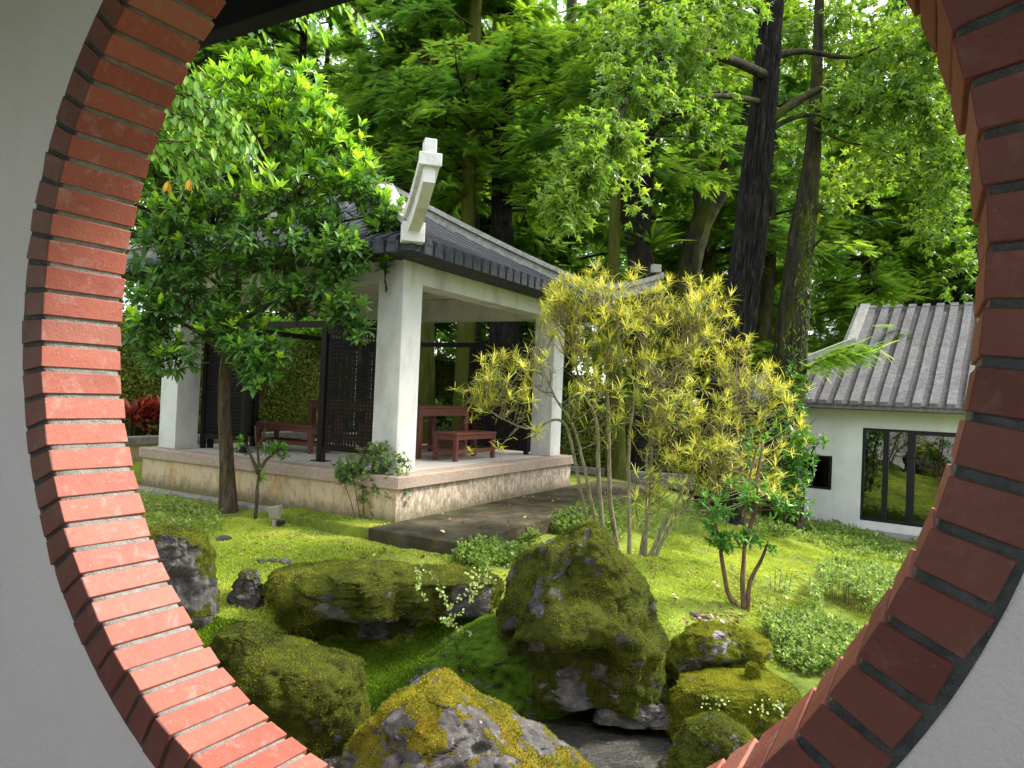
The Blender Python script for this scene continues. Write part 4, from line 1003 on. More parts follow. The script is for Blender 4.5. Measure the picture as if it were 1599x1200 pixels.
CYP = [cypress_crown(100, 1.6, 9.5, 3.4), cypress_crown(101, .8, 8.5, 3.0, 44), cypress_crown(102, 1.0, 10.5, 3.8, 50), cypress_crown(103, .4, 7.5, 3.2, 44, 'needle_lt')]
def cypress(label, base, top, r0, r1, k, crown_z, sc, rz, mt='bark_moss', bend=(), group='trees of the wood behind the pavilion', seed=0, name='cypress_tree', seg=18):
    t = thing(name, label, 'tree', base, group)
    P = [base] + list(bend) + [top]
    trunk('trunk', P, [r0, (r0 + r1) / 2, r1], mt, t, seg, 60, .09, 6, seed)
    top = np.asarray(top, float); base = np.asarray(base, float)
    for j, me in enumerate(CYP[k]):
        o = link('crown' if j == 0 else 'branches', me, t); c = base + (top - base) * .35
        o.location = (c[0] - base[0], c[1] - base[1], crown_z - base[2]); o.rotation_euler = (0, 0, rz); o.scale = (sc, sc, sc)
        if j == 0: o['kind'] = 'stuff'
    return t
def build_wood():
    def tr(label, pix, w, k, cz, sc, rz, mt='bark_moss', seed=0, D=20, **kw):
        base = at(*pix[0], D); base[2] = float(hgt(base[0], base[1])) - .1
        pts = [at(x, y, D) for x, y in pix[1:]]; top = pts[-1] + (pts[-1] - (pts[-2] if len(pts) > 1 else base)) * .6; top[2] = max(top[2], 13)
        r = w * D / FPX / 2
        return cypress(label, base, top, r, r * .55, k, cz, sc, rz, mt, pts, seed=seed, **kw)
    # trunks that can be told apart
    tr('dark trunk forking right behind the white roof horn', [(660, 640), (656, 300), (658, 200), (660, 60)], 34, 0, 5.0, 1.05, .3, seed=1, D=21)
    tr('slim straight trunk to the right of the white roof horn', [(740, 640), (737, 330), (738, 150), (736, 0)], 25, 1, 5.2, 1.1, 1.3, seed=2, D=22)
    tr('thin dark trunk over the lower end of the pavilion roof', [(880, 640), (880, 420), (884, 300), (890, 100)], 25, 2, 3.6, 1.0, 2.2, seed=3, D=24)
    tr('mossy trunk with two nest ferns left of the leaning trunk', [(1016, 700), (1002, 420), (978, 300), (976, 180), (985, 30)], 40, 3, 8.0, 1.05, .9, seed=4, D=17)
    tr('short dark trunk between the two great trunks', [(1180, 690), (1188, 560), (1200, 420), (1204, 250)], 26, 1, 4.6, 1.0, 3.0, seed=5, D=20)
    tr('moss-green trunk seen just right of the front corner column', [(666, 700), (667, 560), (668, 420), (670, 300)], 24, 0, 5.5, .9, 4.0, 'bark_green', 6, D=19)
    tr('pale mossy trunk seen through the open side of the pavilion', [(722, 690), (727, 560), (730, 420), (732, 300)], 32, 2, 5.5, .9, 5.0, 'bark_green', 7, D=18)
    tr('thick dark trunk seen above the back lattice screen', [(790, 690), (788, 520), (786, 420), (784, 300)], 48, 3, 6, .9, 5.5, 'bark_dark', 8, D=19)
    tr('sunlit mossy trunk behind the stems of the yellow shrub', [(962, 770), (962, 660), (960, 560), (958, 420)], 26, 1, 5.5, .85, .5, 'bark_green', 9, D=16)
    tr('dark trunk behind the middle of the yellow shrub', [(1006, 780), (1004, 660), (1000, 560), (1000, 500)], 34, 0, 6, .85, 1.5, 'bark_dark', 10, D=16.4)
    # the stand behind
    r = np.random.default_rng(44); k = 0
    spots = [(-9.5, 20), (-6.5, 21.5), (-12, 24), (-3.6, 24), (1.2, 26), (4.2, 24), (7.6, 24), (10.5, 22), (13.5, 21), (16, 24), (-8, 27), (-1.2, 29), (8.8, 29), (12.5, 28), (3.4, 31),
             (-12.5, 31), (-5, 33), (17, 31), (21, 28), (8, 35), (0, 37), (14, 36), (-9, 38), (-17, 30), (20, 37), (5.6, 20.5), (11.5, 21.5), (15.5, 20.5), (17, 19)]
    for x, y in spots:
        z = float(hgt(x, y)); h = r.uniform(12, 17); far = y > 26
        kk = int(r.integers(0, 3)) if x < 4 else (3 if r.random() < .85 else int(r.integers(0, 3)))
        cypress('slender cypress among many alike in the wood behind the garden', (x, y, z - .1), (x + r.normal(0, .5), y + r.normal(0, .3), z + h), r.uniform(.16, .26), .07, kk, z + r.uniform(.8, 3.0), r.uniform(1.15, 1.5), r.uniform(0, 6.28), seed=50 + k, seg=10)
        k += 1
    # the far wood reads as one mass
    n = 240000; a = np.where(r.random(n) < .64, r.uniform(-58, 62, n), r.uniform(62, 302, n)); rr = r.uniform(40, 62, n); x = rr * np.sin(np.radians(a)); y = rr * np.cos(np.radians(a)); z = r.uniform(0, 1, n) ** .8 * (25 + 6 * fbm(np.stack([a * .11, a * 0, a * 0], 1), 3, 9)) + .5
    q = np.stack([x * .22, y * .22, z * .3], 1); keep = fbm(q, 3, 77) > -.24; x, y, z, q = x[keep], y[keep], z[keep], q[keep]; n = len(x)
    V, F, t = inst(TSM, np.stack([x, y, z], 1), norm(rdir(n, r) + [0, 0, -.3]), rdir(n, r), r.uniform(.3, .75, n), np.clip(.45 + fbm(q * 1.7, 3, 5) + r.normal(0, .15, n), 0, 1))
    o = part('far_forest', V, F, MAT['forest'], tint=t); o['kind'] = 'stuff'
    # low bushes that close the view under the crowns
    n = 30000; x = r.uniform(-16, 20, n); y = r.uniform(19, 40, n); b = .9 + 1.5 * (fbm(np.stack([x * .25, y * .25, 0 * x], 1), 3, 15) + .4); z = hgt(x, y) + np.clip(b, .1, 3) * r.uniform(.1, 1, n)
    V, F, t = inst(TSM, np.stack([x, y, z], 1), norm(rdir(n, r) + [0, 0, .3]), rdir(n, r), r.uniform(.10, .26, n), np.clip(.4 + fbm(np.stack([x, y, z], 1) * .6, 3, 6) + r.normal(0, .18, n), 0, 1))
    o = part('undergrowth', V, F, MAT['forest'], tint=t); o['kind'] = 'stuff'
build_wood()

# ---- the great sweetgum trunks and their star-leaved branches
def fill(blobs, n, r):
    """points spread through ellipsoids (centre, radii, weight), denser towards the outside"""
    w = np.array([b[2] for b in blobs], float); k = r.choice(len(blobs), n, p=w / w.sum())
    d = rdir(n, r) * (r.random((n, 1)) ** .45); c = np.array([b[0] for b in blobs])[k]; R = np.array([b[1] for b in blobs])[k]
    return c + d * R, d, k
def px_blobs(L):
    """(px, py, D, rx, ry, weight) -> ellipsoids"""
    return [(at(x, y, D), np.array([rx, .85 * (rx + ry) / 2, ry]) * D / FPX, w) for x, y, D, rx, ry, w in L]
def star_spray(blobs, n, size, seed, limbs, mt, parent, tmean, keep=0, B=None):
    """short twigs with drooping star leaves through the blobs; returns leaves mesh and keeps the nearest as separate leaves"""
    r = np.random.default_rng(seed); m = n // 6; c, d, k = fill(blobs, m, r); P = []; A = []; T = []
    ct = np.array([b[0] for b in blobs])
    for i in range(m):
        o = norm(c[i] - ct[k[i]] + r.normal(0, .1, 3) + [0, 0, -.05]); l = r.uniform(.15, .38); s = c[i] - o * l * .5
        if i % 2 == 0: B.tube(np.stack([s - o * l * .4, s + o * l * .3, s + o * l - UP * .04]), [.006, .004, .002], 3)
        tt = tmean + .25 * fbm(c[i][None] * 1.1, 2, seed)[0] + r.normal(0, .1)
        for q in range(6):
            u = r.uniform(0, 1.05); P.append(s + o * l * u + r.normal(0, .02, 3)); A.append(norm(o * .6 + rdir(1, r)[0] * .8 + [0, 0, -.45])); T.append(tt + r.normal(0, .12))
    P = np.array(P); A = np.array(A); N = len(P); S = size * r.uniform(.6, 1.2, N); Z = norm(UP * .8 + rdir(N, r) * .7); T = np.clip(T, 0, 1)
    return P, A, Z, S, T
def single_leaves(parent, tpl, P, A, Z, S, T, mt, name='leaf', nv=10):
    """leaves large enough to be picked out singly: objects sharing a few meshes"""
    ms = [mesh(name, tpl[0], tpl[1], MAT[mt], tint=np.full(len(tpl[1]), (k + .5) / nv)) for k in range(nv)]
    Y = norm(A); Zz = norm(Z - Y * np.sum(Z * Y, 1)[:, None]); X = np.cross(Y, Zz); o0 = org(parent)
    for i in range(len(P)):
        o = link(name, ms[min(nv - 1, int(T[i] * nv))], parent)
        o.matrix_local = Matrix.Translation(Vector(P[i] - o0)) @ Matrix([[X[i][k], Y[i][k], Zz[i][k]] for k in range(3)]).to_4x4() @ Matrix.Diagonal((S[i], S[i], S[i], 1))
def visible_order(P):
    """leaves in frame, nearest first"""
    c = (P - EYE) @ RC; u = W0 / 2 + FPX * c[:, 0] / c[:, 1]; v = H0 / 2 - FPX * c[:, 2] / c[:, 1]
    ok = (c[:, 1] > 1) & (u > 210) & (u < 1510) & (v > 5) & (v < 1190)
    return np.where(ok, c[:, 1], 1e9)
def crown_with_leaves(t, tpl, P, A, Z, S, T, mt, keep, kname='crown'):
    k = np.argsort(visible_order(P))[:keep]; m = np.ones(len(P), bool); m[k] = False
    V, F, tt = inst(tpl, P[m], A[m], Z[m], S[m], T[m]); o = part(kname, V, F, MAT[mt], t, tint=tt); o['kind'] = 'stuff'
    if keep: single_leaves(t, tpl, P[k], A[k], Z[k], S[k], T[k], mt)
def build_gum():
    D = 13.2
    base = gp(1120, 800); base = at(1118, 795, D); base[2] = float(hgt(base[0], base[1])) - .12
    pix = [(1124, 700), (1136, 600), (1157, 480), (1170, 380), (1180, 280), (1194, 150), (1206, 0), (1222, -180), (1230, -330)]
    t = thing('sweetgum_tree', 'largest tree, straight black fissured trunk beside the yellow shrub with star-shaped leaves', 'tree', base)
    pts = [base] + [at(x, y, D) for x, y in pix]; w = np.array([58, 52, 46, 43, 41, 37, 33, 28, 22, 16]) * D / FPX / 2
    trunk('trunk', pts, w, 'bark_dark', t, 160, 320, .24, 30, 2, .25)
    B = MB(); q = lambda x, y, d: at(x, y, d)
    limb_mb(B, [q(1200, 190, D), q(1235, 165, 13.2), q(1290, 135, 13.4), q(1340, 130, 13.4)], .11, .04)
    limb_mb(B, [q(1190, 215, D), q(1225, 190, 13.3), q(1270, 180, 13.3), q(1330, 200, 13.2)], .06, .02)
    limb_mb(B, [q(1330, 180, 13.2), q(1385, 156, 13), q(1440, 165, 12.8), q(1500, 200, 12.6)], .045, .012)
    limb_mb(B, [q(1270, 200, 13.2), q(1320, 222, 13.2), q(1370, 232, 13.1), q(1430, 262, 13)], .03, .008)
    limb_mb(B, [q(1202, 90, D), q(1255, 80, 13.3), q(1330, 90, 13.5), q(1400, 60, 13.6)], .08, .015)
    limb_mb(B, [q(1200, 120, D), q(1130, 90, 12), q(1060, 80, 11), q(1000, 110, 10), q(970, 180, 9.3), q(920, 250, 8.8), q(880, 300, 8.6)], .10, .010, 24)
    limb_mb(B, [q(1192, 160, D), q(1120, 150, 12), q(1040, 170, 11), q(990, 240, 10.2)], .06, .01, 14)
    limb_mb(B, [q(1204, 40, D), q(1140, -20, 12), q(1040, 0, 11), q(960, 20, 10.5)], .07, .012, 14)
    R1 = [(1000, 140, 9.6, 70, 45, 1.0), (945, 210, 9.0, 60, 45, 1.1), (910, 270, 8.8, 50, 45, 1.1), (880, 325, 8.6, 32, 40, .8), (1010, 60, 10.4, 110, 60, 1.4), (1080, 110, 10.6, 80, 60, .8), (1110, 190, 11.2, 50, 40, .25),
          (1130, 20, 11, 70, 60, 1.0), (985, 255, 9.4, 32, 36, .25), (990, 310, 9.8, 34, 40, .18)]
    R2 = [(1330, 60, 14.2, 110, 70, 1.6), (1420, 90, 13.2, 70, 70, 1.1), (1280, 190, 14.2, 60, 36, 0.5), (1360, 160, 13.2, 85, 40, 1.3), (1440, 160, 12.8, 60, 50, 1), (1480, 240, 12.6, 45, 70, 0.8), (1250, 250, 14.7, 35, 55, 0.5), (1400, 250, 13.2, 70, 50, 0.7),
          (1300, 290, 14.2, 70, 55, 0.5), (1460, 330, 13, 45, 70, 0.6), (1260, 60, 14.8, 60, 60, 0.6), (1500, 420, 12.8, 26, 60, 0.3), (1340, -60, 14.2, 160, 70, 1), (1480, 40, 12.8, 50, 60, 0.7)]
    P, A, Z, S, T = star_spray(px_blobs(R1), 4600, .125, 3, None, 'leaf_star', t, .52, B=B)
    P2, A2, Z2, S2, T2 = star_spray(px_blobs(R2), 8500, .155, 4, None, 'leaf_star', t, .55, B=B)
    P = np.vstack([P, P2]); A = np.vstack([A, A2]); Z = np.vstack([Z, Z2]); S = np.concatenate([S, S2]); T = np.concatenate([T, T2])
    T = np.clip(T + .28 * (fbm(P * .8, 2, 60)) + .12 * (P[:, 1] < 9.3 + 0 * P[:, 0]), 0, 1)
    B.build('branches', MAT['bark_moss'], t, smooth=True, kind='stuff')
    crown_with_leaves(t, TST, P, A, Z, S, T, 'leaf_star', 290)
    # second great trunk
    D2 = 13.8; b2 = at(1224, 812, D2); b2[2] = float(hgt(b2[0], b2[1])) - .1
    t2 = thing('sweetgum_tree', 'lichen-spotted trunk with climbing plants, second tree beside the white house', 'tree', b2)
    trunk('trunk', [b2] + [at(x, y, D2) for x, y in [(1222, 740), (1228, 620), (1240, 480), (1252, 370), (1262, 300), (1270, 220), (1276, 100), (1282, -80)]], np.array([52, 48, 46, 42, 36, 28, 20, 14, 10]) * D2 / FPX / 2, 'bark_moss', t2, 80, 200, .16, 14, 7, .2)
    B = MB(); limb_mb(B, [at(1262, 350, D2), at(1275, 330, D2 - .2), at(1284, 318, D2 - .3)], .07, .05); limb_mb(B, [at(1256, 400, D2), at(1272, 384, D2 - .2), at(1290, 366, D2 - .5)], .04, .015)
    limb_mb(B, [at(1240, 600, D2), at(1262, 575, 13), at(1290, 562, 12.4), at(1330, 545, 12)], .05, .008, 12)
    B.build('branches', MAT['bark_moss'], t2, smooth=True)
    r = np.random.default_rng(19); Q = spline([at(1265, 575, 12.9), at(1300, 556, 12.2), at(1345, 545, 11.9)], 90); n = 260
    i = r.integers(0, 90, n); p = Q[i] + r.normal(0, .10, (n, 3)) * [1.3, 1.3, .6]
    V, F, tt = inst(TSP, p, norm(np.array([.8, -.4, -.1]) + rdir(n, r) * .6), norm(UP + rdir(n, r) * .3), r.uniform(.2, .38, n), r.uniform(.4, 1, n)); o = part('foliage', V, F, MAT['needle_lt'], t2, tint=tt); o['kind'] = 'stuff'
    # small epiphytes hanging on the second trunk
    c, d, k = fill(px_blobs([(1252, 470, 13.5, 20, 70, 1), (1268, 405, 13.5, 16, 36, .5), (1234, 560, 13.5, 20, 60, .8), (1256, 350, 13.6, 16, 40, .6)]), 520, r)
    V, F, tt = inst(T_blade(.12), c, norm(rdir(len(c), r) * .6 + [0, 0, -.8]), rdir(len(c), r), r.uniform(.06, .13, len(c)), r.uniform(0, .8, len(c))); o = part('epiphytes', V, F, MAT['fern'], t2, tint=tt); o['kind'] = 'stuff'
    # leaning trunk with a fork
    D3 = 17; b3 = at(1052, 640, D3); b3[2] = float(hgt(b3[0], b3[1])) - .1
    t3 = thing('leaning_tree', 'mossy trunk leaning right and forking, between the fern trunk and the great black trunk', 'tree', b3)
    trunk('trunk', [b3, at(1062, 500, D3), at(1074, 430, D3), at(1092, 355, D3), at(1120, 300, D3), at(1150, 240, D3), at(1172, 170, D3), at(1190, 60, D3)], np.array([42, 38, 36, 33, 30, 27, 24, 18]) * D3 / FPX / 2, 'bark_moss', t3, 40, 110, .10, 8, 11, .2)
    trunk('fork', [at(1094, 352, D3), at(1092, 310, D3), at(1086, 260, D3), at(1082, 190, D3), at(1078, 60, D3)], np.array([20, 18, 15, 12, 8]) * D3 / FPX / 2, 'bark_moss', t3, 20, 50, .08, 6, 13, 0)
    for j, me in enumerate(CYP[3]):
        o = link('crown' if j == 0 else 'branches', me, t3); o.location = Vector(at(1165, 60, D3) - b3); o.scale = (.9, .9, .9)
        if j == 0: o['kind'] = 'stuff'
build_gum()

# ================================================================== garden plants
def whorls(C, O, nper, size, r, spread=.9, up=.0, tmean=.4, tsd=.15, droop=.25):
    """a rosette of leaves round every shoot tip C pointing along O"""
    n = len(C); P = np.repeat(C, nper, 0); Ox = np.repeat(norm(O), nper, 0); k = np.tile(np.arange(nper), n)
    side = norm(np.cross(Ox, np.repeat(rdir(n, r), nper, 0))); oth = np.cross(Ox, side); a = k * 2.4 + r.normal(0, .3, len(P))
    f = r.uniform(.25, 1.0, len(P)) * spread
    A = norm(Ox * (1.15 - f)[:, None] + (side * np.cos(a)[:, None] + oth * np.sin(a)[:, None]) * f[:, None] + UP * (up - droop * f)[:, None])
    P = P - Ox * (f * size * .45)[:, None]
    Z = norm(UP * 1.0 + Ox * .5 + rdir(len(P), r) * .35); S = size * r.uniform(.65, 1.15, len(P))
    T = np.repeat(np.clip(r.normal(tmean, tsd, n), 0, 1), nper) + r.normal(0, .07, len(P)) - .12 * f
    return P, A, Z, S, np.clip(T, 0, 1)
def build_broadleaf():
    r = np.random.default_rng(61); D = 9.25
    base = gp(357, 800); NW = 1850; t = thing('broadleaf_tree', 'glossy broad-leaved tree standing in front of the left part of the pavilion', 'tree', base - UP * .08)
    D = base[1]
    pts = [base - UP * .1] + [at(x, y, D) for x, y in [(354, 720), (350, 640), (352, 575), (360, 520), (372, 440), (392, 330), (410, 220)]]
    trunk('trunk', pts, np.array([26, 20, 18, 17, 14, 11, 8, 5]) * D / FPX / 2, 'bark_brown', t, 36, 120, .07, 5, 3, .25)
    B = MB(); q = lambda x, y, d: at(x, y, D + d)
    for L in ([(352, 580, 0), (400, 545, -.3), (450, 550, -.6), (490, 535, -.7)], [(354, 560, 0), (310, 520, -.2), (265, 500, -.3), (235, 520, -.5)], [(362, 510, 0), (430, 470, -.4), (500, 430, -.5), (560, 440, -.4)], [(370, 440, 0), (450, 390, -.2), (540, 345, -.3), (610, 340, -.2)],
              [(366, 470, 0), (300, 410, .2), (240, 380, .1)], [(385, 360, 0), (460, 300, .2), (540, 260, .3), (590, 270, .2)], [(390, 340, 0), (330, 260, .3), (280, 210, .2)], [(405, 250, 0), (460, 190, .1), (500, 150, .1)], [(408, 230, 0), (380, 160, -.1), (370, 110, -.1)],
              [(400, 546, -.3), (395, 575, -.7), (400, 590, -.9)], [(500, 430, -.5), (545, 480, -.8), (570, 520, -.9)], [(375, 430, 0), (420, 420, .6), (470, 430, .9)]):
        limb_mb(B, [q(*p) for p in L], .035, .007, 10, 6)
    blobs = [(300, 385, 9.2, 90, 55, 1.0), (500, 355, 9.0, 60, 40, .6), (430, 165, 9.3, 105, 70, 1.5), (340, 190, 9.4, 75, 85, 1.0), (500, 215, 9.2, 80, 60, 1.1), (560, 280, 9.1, 60, 50, .9), (600, 335, 9.0, 36, 34, .55), (450, 300, 9.0, 110, 60, 1.2), (330, 320, 9.2, 100, 70, 1.1), (255, 390, 9.2, 60, 80, .8),
             (420, 385, 8.8, 110, 50, 1.0), (300, 460, 8.9, 90, 50, 1.1), (235, 500, 8.7, 45, 60, .7), (265, 550, 8.6, 55, 40, .55), (460, 455, 8.7, 85, 34, .9), (530, 395, 8.6, 60, 44, .7), (535, 480, 8.4, 40, 36, .45), (560, 515, 8.4, 16, 20, .12),
             (405, 545, 8.4, 60, 34, .6), (405, 585, 8.3, 34, 22, .28), (360, 510, 8.7, 60, 40, .6), (600, 400, 8.9, 14, 20, .1), (390, 110, 9.3, 60, 30, .5)]
    bl = px_blobs(blobs); n = NW; c, d, k = fill(bl, n, r); ct = np.array([b[0] for b in bl])[k]
    O = norm(c - ct + np.array([0, -.12, .22]))
    top = np.clip((c[:, 2] - 3.3) / 2.4, 0, 1)
    P, A, Z, S, T = whorls(c, O, 8, .148, r, .95, .05, .40, .15)
    # fresh shoots at the top of the crown are paler and stand upright
    sh = np.repeat((r.random(n) < top * .95 + .10), 8); T = np.where(sh, np.clip(T + .5, 0, 1), T); A = np.where(sh[:, None], norm(A + UP * .55), norm(A - UP * .18))
    for i in range(0, n, 2): B.tube(np.stack([c[i] - O[i] * .32 - UP * .05, c[i] - O[i] * .12, c[i]]), [.008, .005, .003], 3)
    B.build('branches', MAT['bark_brown'], t, smooth=True, kind='stuff')
    crown_with_leaves(t, TL, P, A, Z, S, T, 'leaf_broad', 290)
    # leafy spray low on the trunk
    # neighbour whose drooping sprays hang in from the left
    b2 = np.array([-6.4, 8.2, 0.]); b2[2] = float(hgt(b2[0], b2[1])); t2 = thing('drooping_tree', 'lime-green tree hanging its sprays in from the left brick rim, with two yellowed leaf tufts', 'tree', b2)
    trunk('trunk', [b2 - UP * .1, b2 + [.1, 0, 1.5], b2 + [.3, -.1, 3], b2 + [.7, -.2, 4.4], b2 + [1.2, -.3, 5.4]], [.12, .10, .08, .06, .03], 'bark_brown', t2, 20, 50, .06, 5, 4)
    B = MB(); P = []; A = []; T = []
    tips = [(300, 130, 7.7), (330, 170, 7.6), (360, 190, 7.6), (395, 235, 7.6), (420, 270, 7.6), (300, 215, 7.5), (340, 245, 7.5), (365, 265, 7.5), (290, 260, 7.5), (270, 190, 7.5), (320, 120, 7.7), (380, 215, 7.6), (310, 290, 7.5), (265, 240, 7.5), (350, 215, 7.5), (410, 240, 7.6),
            (480, 40, 7.6), (520, 25, 7.7), (560, 30, 7.8), (430, 70, 7.6), (400, 55, 7.5), (590, 45, 8.0)]
    tips += [(x + r.uniform(-28, 28), y + r.uniform(-25, 25), d + r.uniform(-.2, .3)) for x, y, d in tips[:18] for _ in range(2)]
    for x, y, d in tips:
        e = at(x, y, d); s = e + np.array([-r.uniform(.6, .9), .1, r.uniform(.25, .5)]); Q = spline([s, (s + e) / 2 + UP * .14, e], 12); B.tube(Q, np.linspace(.008, .003, 12), 4)
        m = b2 + np.array([.9, -.2, 4.6]); 
        if r.random() < .4: B.tube(spline([m, (m + s) / 2 + UP * .2, s], 8), np.linspace(.022, .008, 8), 5)
        for i in range(17):
            j = min(11, i * 11 // 16); sg = 1 if i % 2 else -1; P.append(Q[j] + r.normal(0, .012, 3)); dd = norm(e - s); A.append(norm(dd * .55 + norm(np.cross(dd, UP)) * sg * .7 + UP * (-.65) + r.normal(0, .18, 3))); T.append(np.clip(r.normal(.55, .2), 0, 1))
    B.build('branches', MAT['bark_brown'], t2, smooth=True); n = len(P)
    V, F, tt = inst(T_leaf(.36), np.array(P), np.array(A), norm(UP + rdir(n, r) * .4 + [.2, -.2, 0]), r.uniform(.11, .19, n), T); o = part('crown', V, F, MAT['leaf_lime'], t2, tint=tt); o['kind'] = 'stuff'
    c = np.array([at(262, 283, 7.4), at(296, 280, 7.4)]); m = 5; P = np.repeat(c, m, 0); n = len(P); A = norm(rdir(n, r) * [.6, .3, .2] + [0, 0, -.9])
    V, F, tt = inst(T_leaf(.38), P, A, norm(rdir(n, r) * .4 + [0, -1, .3]), r.uniform(.10, .14, n), r.random(n)); part('yellow_leaves', V, F, MAT['leaf_yellow'], t2, tint=tt)
build_broadleaf()

def build_croton():
    r = np.random.default_rng(71); D = 9.0
    base = gp(985, 845); base = at(975, 830, 9.4); base[2] = float(hgt(base[0], base[1]))
    t = thing('yellow_shrub', 'tall many-stemmed shrub of narrow yellow leaves between the pavilion and the great trunk', 'shrub', base)
    # (px, py, r px, n, D) clusters of rosettes
    cl = [(872, 458, 22, 8, 8.8), (905, 448, 24, 8, 8.8), (850, 492, 18, 4, 8.8), (860, 470, 26, 4, 9), (890, 480, 30, 8, 8.9), (935, 430, 16, 3, 9), (955, 470, 40, 12, 8.9), (1010, 460, 45, 14, 9.1), (1070, 460, 40, 13, 9.2), (1115, 470, 34, 9, 9.2), (1130, 520, 34, 9, 9.2), (1060, 520, 50, 13, 9), (990, 530, 55, 15, 8.8), (920, 540, 45, 10, 8.8),
          (940, 590, 45, 8, 8.7), (1010, 600, 55, 11, 8.6), (1090, 570, 45, 10, 9.1), (1150, 560, 32, 8, 9.3), (1180, 590, 40, 11, 9.2), (1215, 620, 30, 8, 9.2), (1060, 640, 45, 10, 8.7), (1105, 670, 40, 11, 8.7), (1150, 640, 36, 8, 9), (1130, 730, 45, 12, 8.7), (1180, 690, 40, 9, 9), (1070, 710, 40, 7, 8.6),
          (1020, 680, 40, 5, 8.6), (830, 560, 26, 6, 8.6), (790, 570, 28, 8, 8.5), (770, 600, 30, 6, 8.5), (745, 615, 24, 6, 8.5), (812, 605, 25, 5, 8.5), (880, 520, 26, 5, 8.8), (1215, 745, 26, 5, 9), (770, 690, 12, 1, 8.9), (830, 675, 10, 1, 8.8), (960, 640, 30, 4, 8.6), (1000, 750, 36, 4, 8.5), (1050, 770, 30, 4, 8.6), (905, 600, 24, 3, 8.8), (1230, 660, 22, 4, 9.2)]
    C = []
    for x, y, rr, n, d in cl:
        for i in range(int(n * 1.42)):
            a = r.uniform(0, 6.28); s = rr * math.sqrt(r.random()) * 1.08; C.append(at(x + s * math.cos(a), y + s * math.sin(a) * .8, d + r.normal(0, .22)))
    C = np.array(C)
    # stems: several risers fan out of one clump, each tip hangs on the nearest riser
    B = [MB() for _ in range(9)]; ris = []
    feet = [(930, 815), (945, 815), (965, 815), (985, 840), (1005, 850), (1012, 852), (1020, 850), (940, 810), (1000, 845)]
    heads = [(760, 640, 8.6), (890, 520, 8.9), (955, 500, 8.9), (1010, 500, 9), (1080, 520, 9.1), (1150, 620, 9.1), (1130, 720, 8.8), (840, 560, 8.8), (1040, 600, 8.7)]
    mids = [(880, 660, 8.9), (930, 660, 9.1), (950, 640, 9.2), (985, 660, 9.2), (1020, 680, 9.1), (1080, 740, 9.1), (1075, 780, 9.0), (900, 680, 8.9), (1010, 720, 9.0)]
    for k, (f, m, h) in enumerate(zip(feet, mids, heads)):
        dd = 9.3 if k < 3 or k == 7 else 9.0; p = at(*f, dd); p[2] = float(hgt(p[0], p[1])) - .05
        Q = spline([p, (p + at(*m)) / 2 + r.normal(0, .05, 3), at(*m), (at(*m) + at(*h)) / 2 + r.normal(0, .06, 3), at(*h)], 40); Q += .018 * np.stack([fbm(Q * 3 + 9 * k, 2, i) for i in range(3)], 1)
        B[k].tube(Q, np.linspace(.028, .008, 40) * (1.25 if k in (1, 2) else 1), 7); ris.append(Q)
    # side branches
    mid = []
    for c in C:
        best = None
        for k, Q in enumerate(ris):
            dist = np.linalg.norm((Q - c), axis=1) + .9 * np.maximum(0, Q[:, 2] - c[2] + .35); i = int(np.argmin(dist[6:])) + 6
            if best is None or dist[i] < best[0]: best = (dist[i], k, i)
        _, k, i = best; s = ris[k][i]; L = np.linalg.norm(c - s)
        m1 = s + (c - s) * .45 + UP * (-.10 * L) + r.normal(0, .05, 3) * min(L, 1); Q = spline([s, m1, c - UP * .03], 9)
        B[k].tube(Q, np.linspace(.009, .0042, 9), 4); mid.append(Q)
        for _ in range(2):
            j = int(r.integers(2, 7)); e = Q[j] + norm(rdir(1, r)[0] + UP * .8) * r.uniform(.12, .3); B[k].tube(np.stack([Q[j], (Q[j] + e) / 2 + r.normal(0, .015, 3), e]), [.004, .003, .002], 3)
    for k in range(9): B[k].build('stem', MAT['bark_pale'], t, smooth=True)
    # rosette meshes
    ms = []; TB = [T_blade(.062, .30), T_blade(.055, .60), T_blade(.066, .12)]
    for v in range(14):
        n = 30; a = np.arange(n) * 2.4 + r.normal(0, .2, n); f = np.clip(r.uniform(.1, 1.4, n), 0, 1.35); A = np.stack([np.cos(a) * f, np.sin(a) * f, 1.05 - f * .75 + r.normal(0, .12, n)], 1)
        V = []; Fs = []; tt = []; off = 0; tm = r.uniform(.22, .85)
        for q in range(3):
            idx = np.arange(q, n, 3); Vq, Fq, tq = inst(TB[q], np.stack([0 * f[idx], 0 * f[idx], -.05 * f[idx]], 1), A[idx], norm(UP + 0 * A[idx] + r.normal(0, .15, (len(idx), 3))), r.uniform(.11, .18, len(idx)), np.clip(tm - .45 * (f[idx] > .95) + .15 * (f[idx] < .4) + r.normal(0, .15, len(idx)), 0, 1))
            V.append(Vq); Fs.append(Fq + off); tt.append(tq); off += len(Vq)
        ms.append(mesh('leaf_rosette', np.vstack(V), np.vstack(Fs), MAT['croton'], tint=np.concatenate(tt)))
    o0 = org(t); extra = MB(); k = 0
    def put(c, ax, s):
        nonlocal k
        z = norm(ax); x = norm(np.cross(z, rdir(1, r)[0])); y = np.cross(z, x); o = link('leaf_rosette', ms[k % 14], t)
        o.matrix_local = Matrix.Translation(Vector(c - o0)) @ Matrix([[x[i], y[i], z[i]] for i in range(3)]).to_4x4() @ Matrix.Diagonal((s, s, s, 1)); k += 1
    order = np.argsort(np.random.default_rng(3).random(len(C))); order = np.concatenate([order[order < 20], order[order >= 20]]); C = C[order]; mid = [mid[i_] for i_ in order]
    for c, Q in zip(C[:296], mid):
        put(c, norm(Q[-1] - Q[-4]) * .6 + UP * .75 + r.normal(0, .18, 3), r.uniform(.65, 1.15))
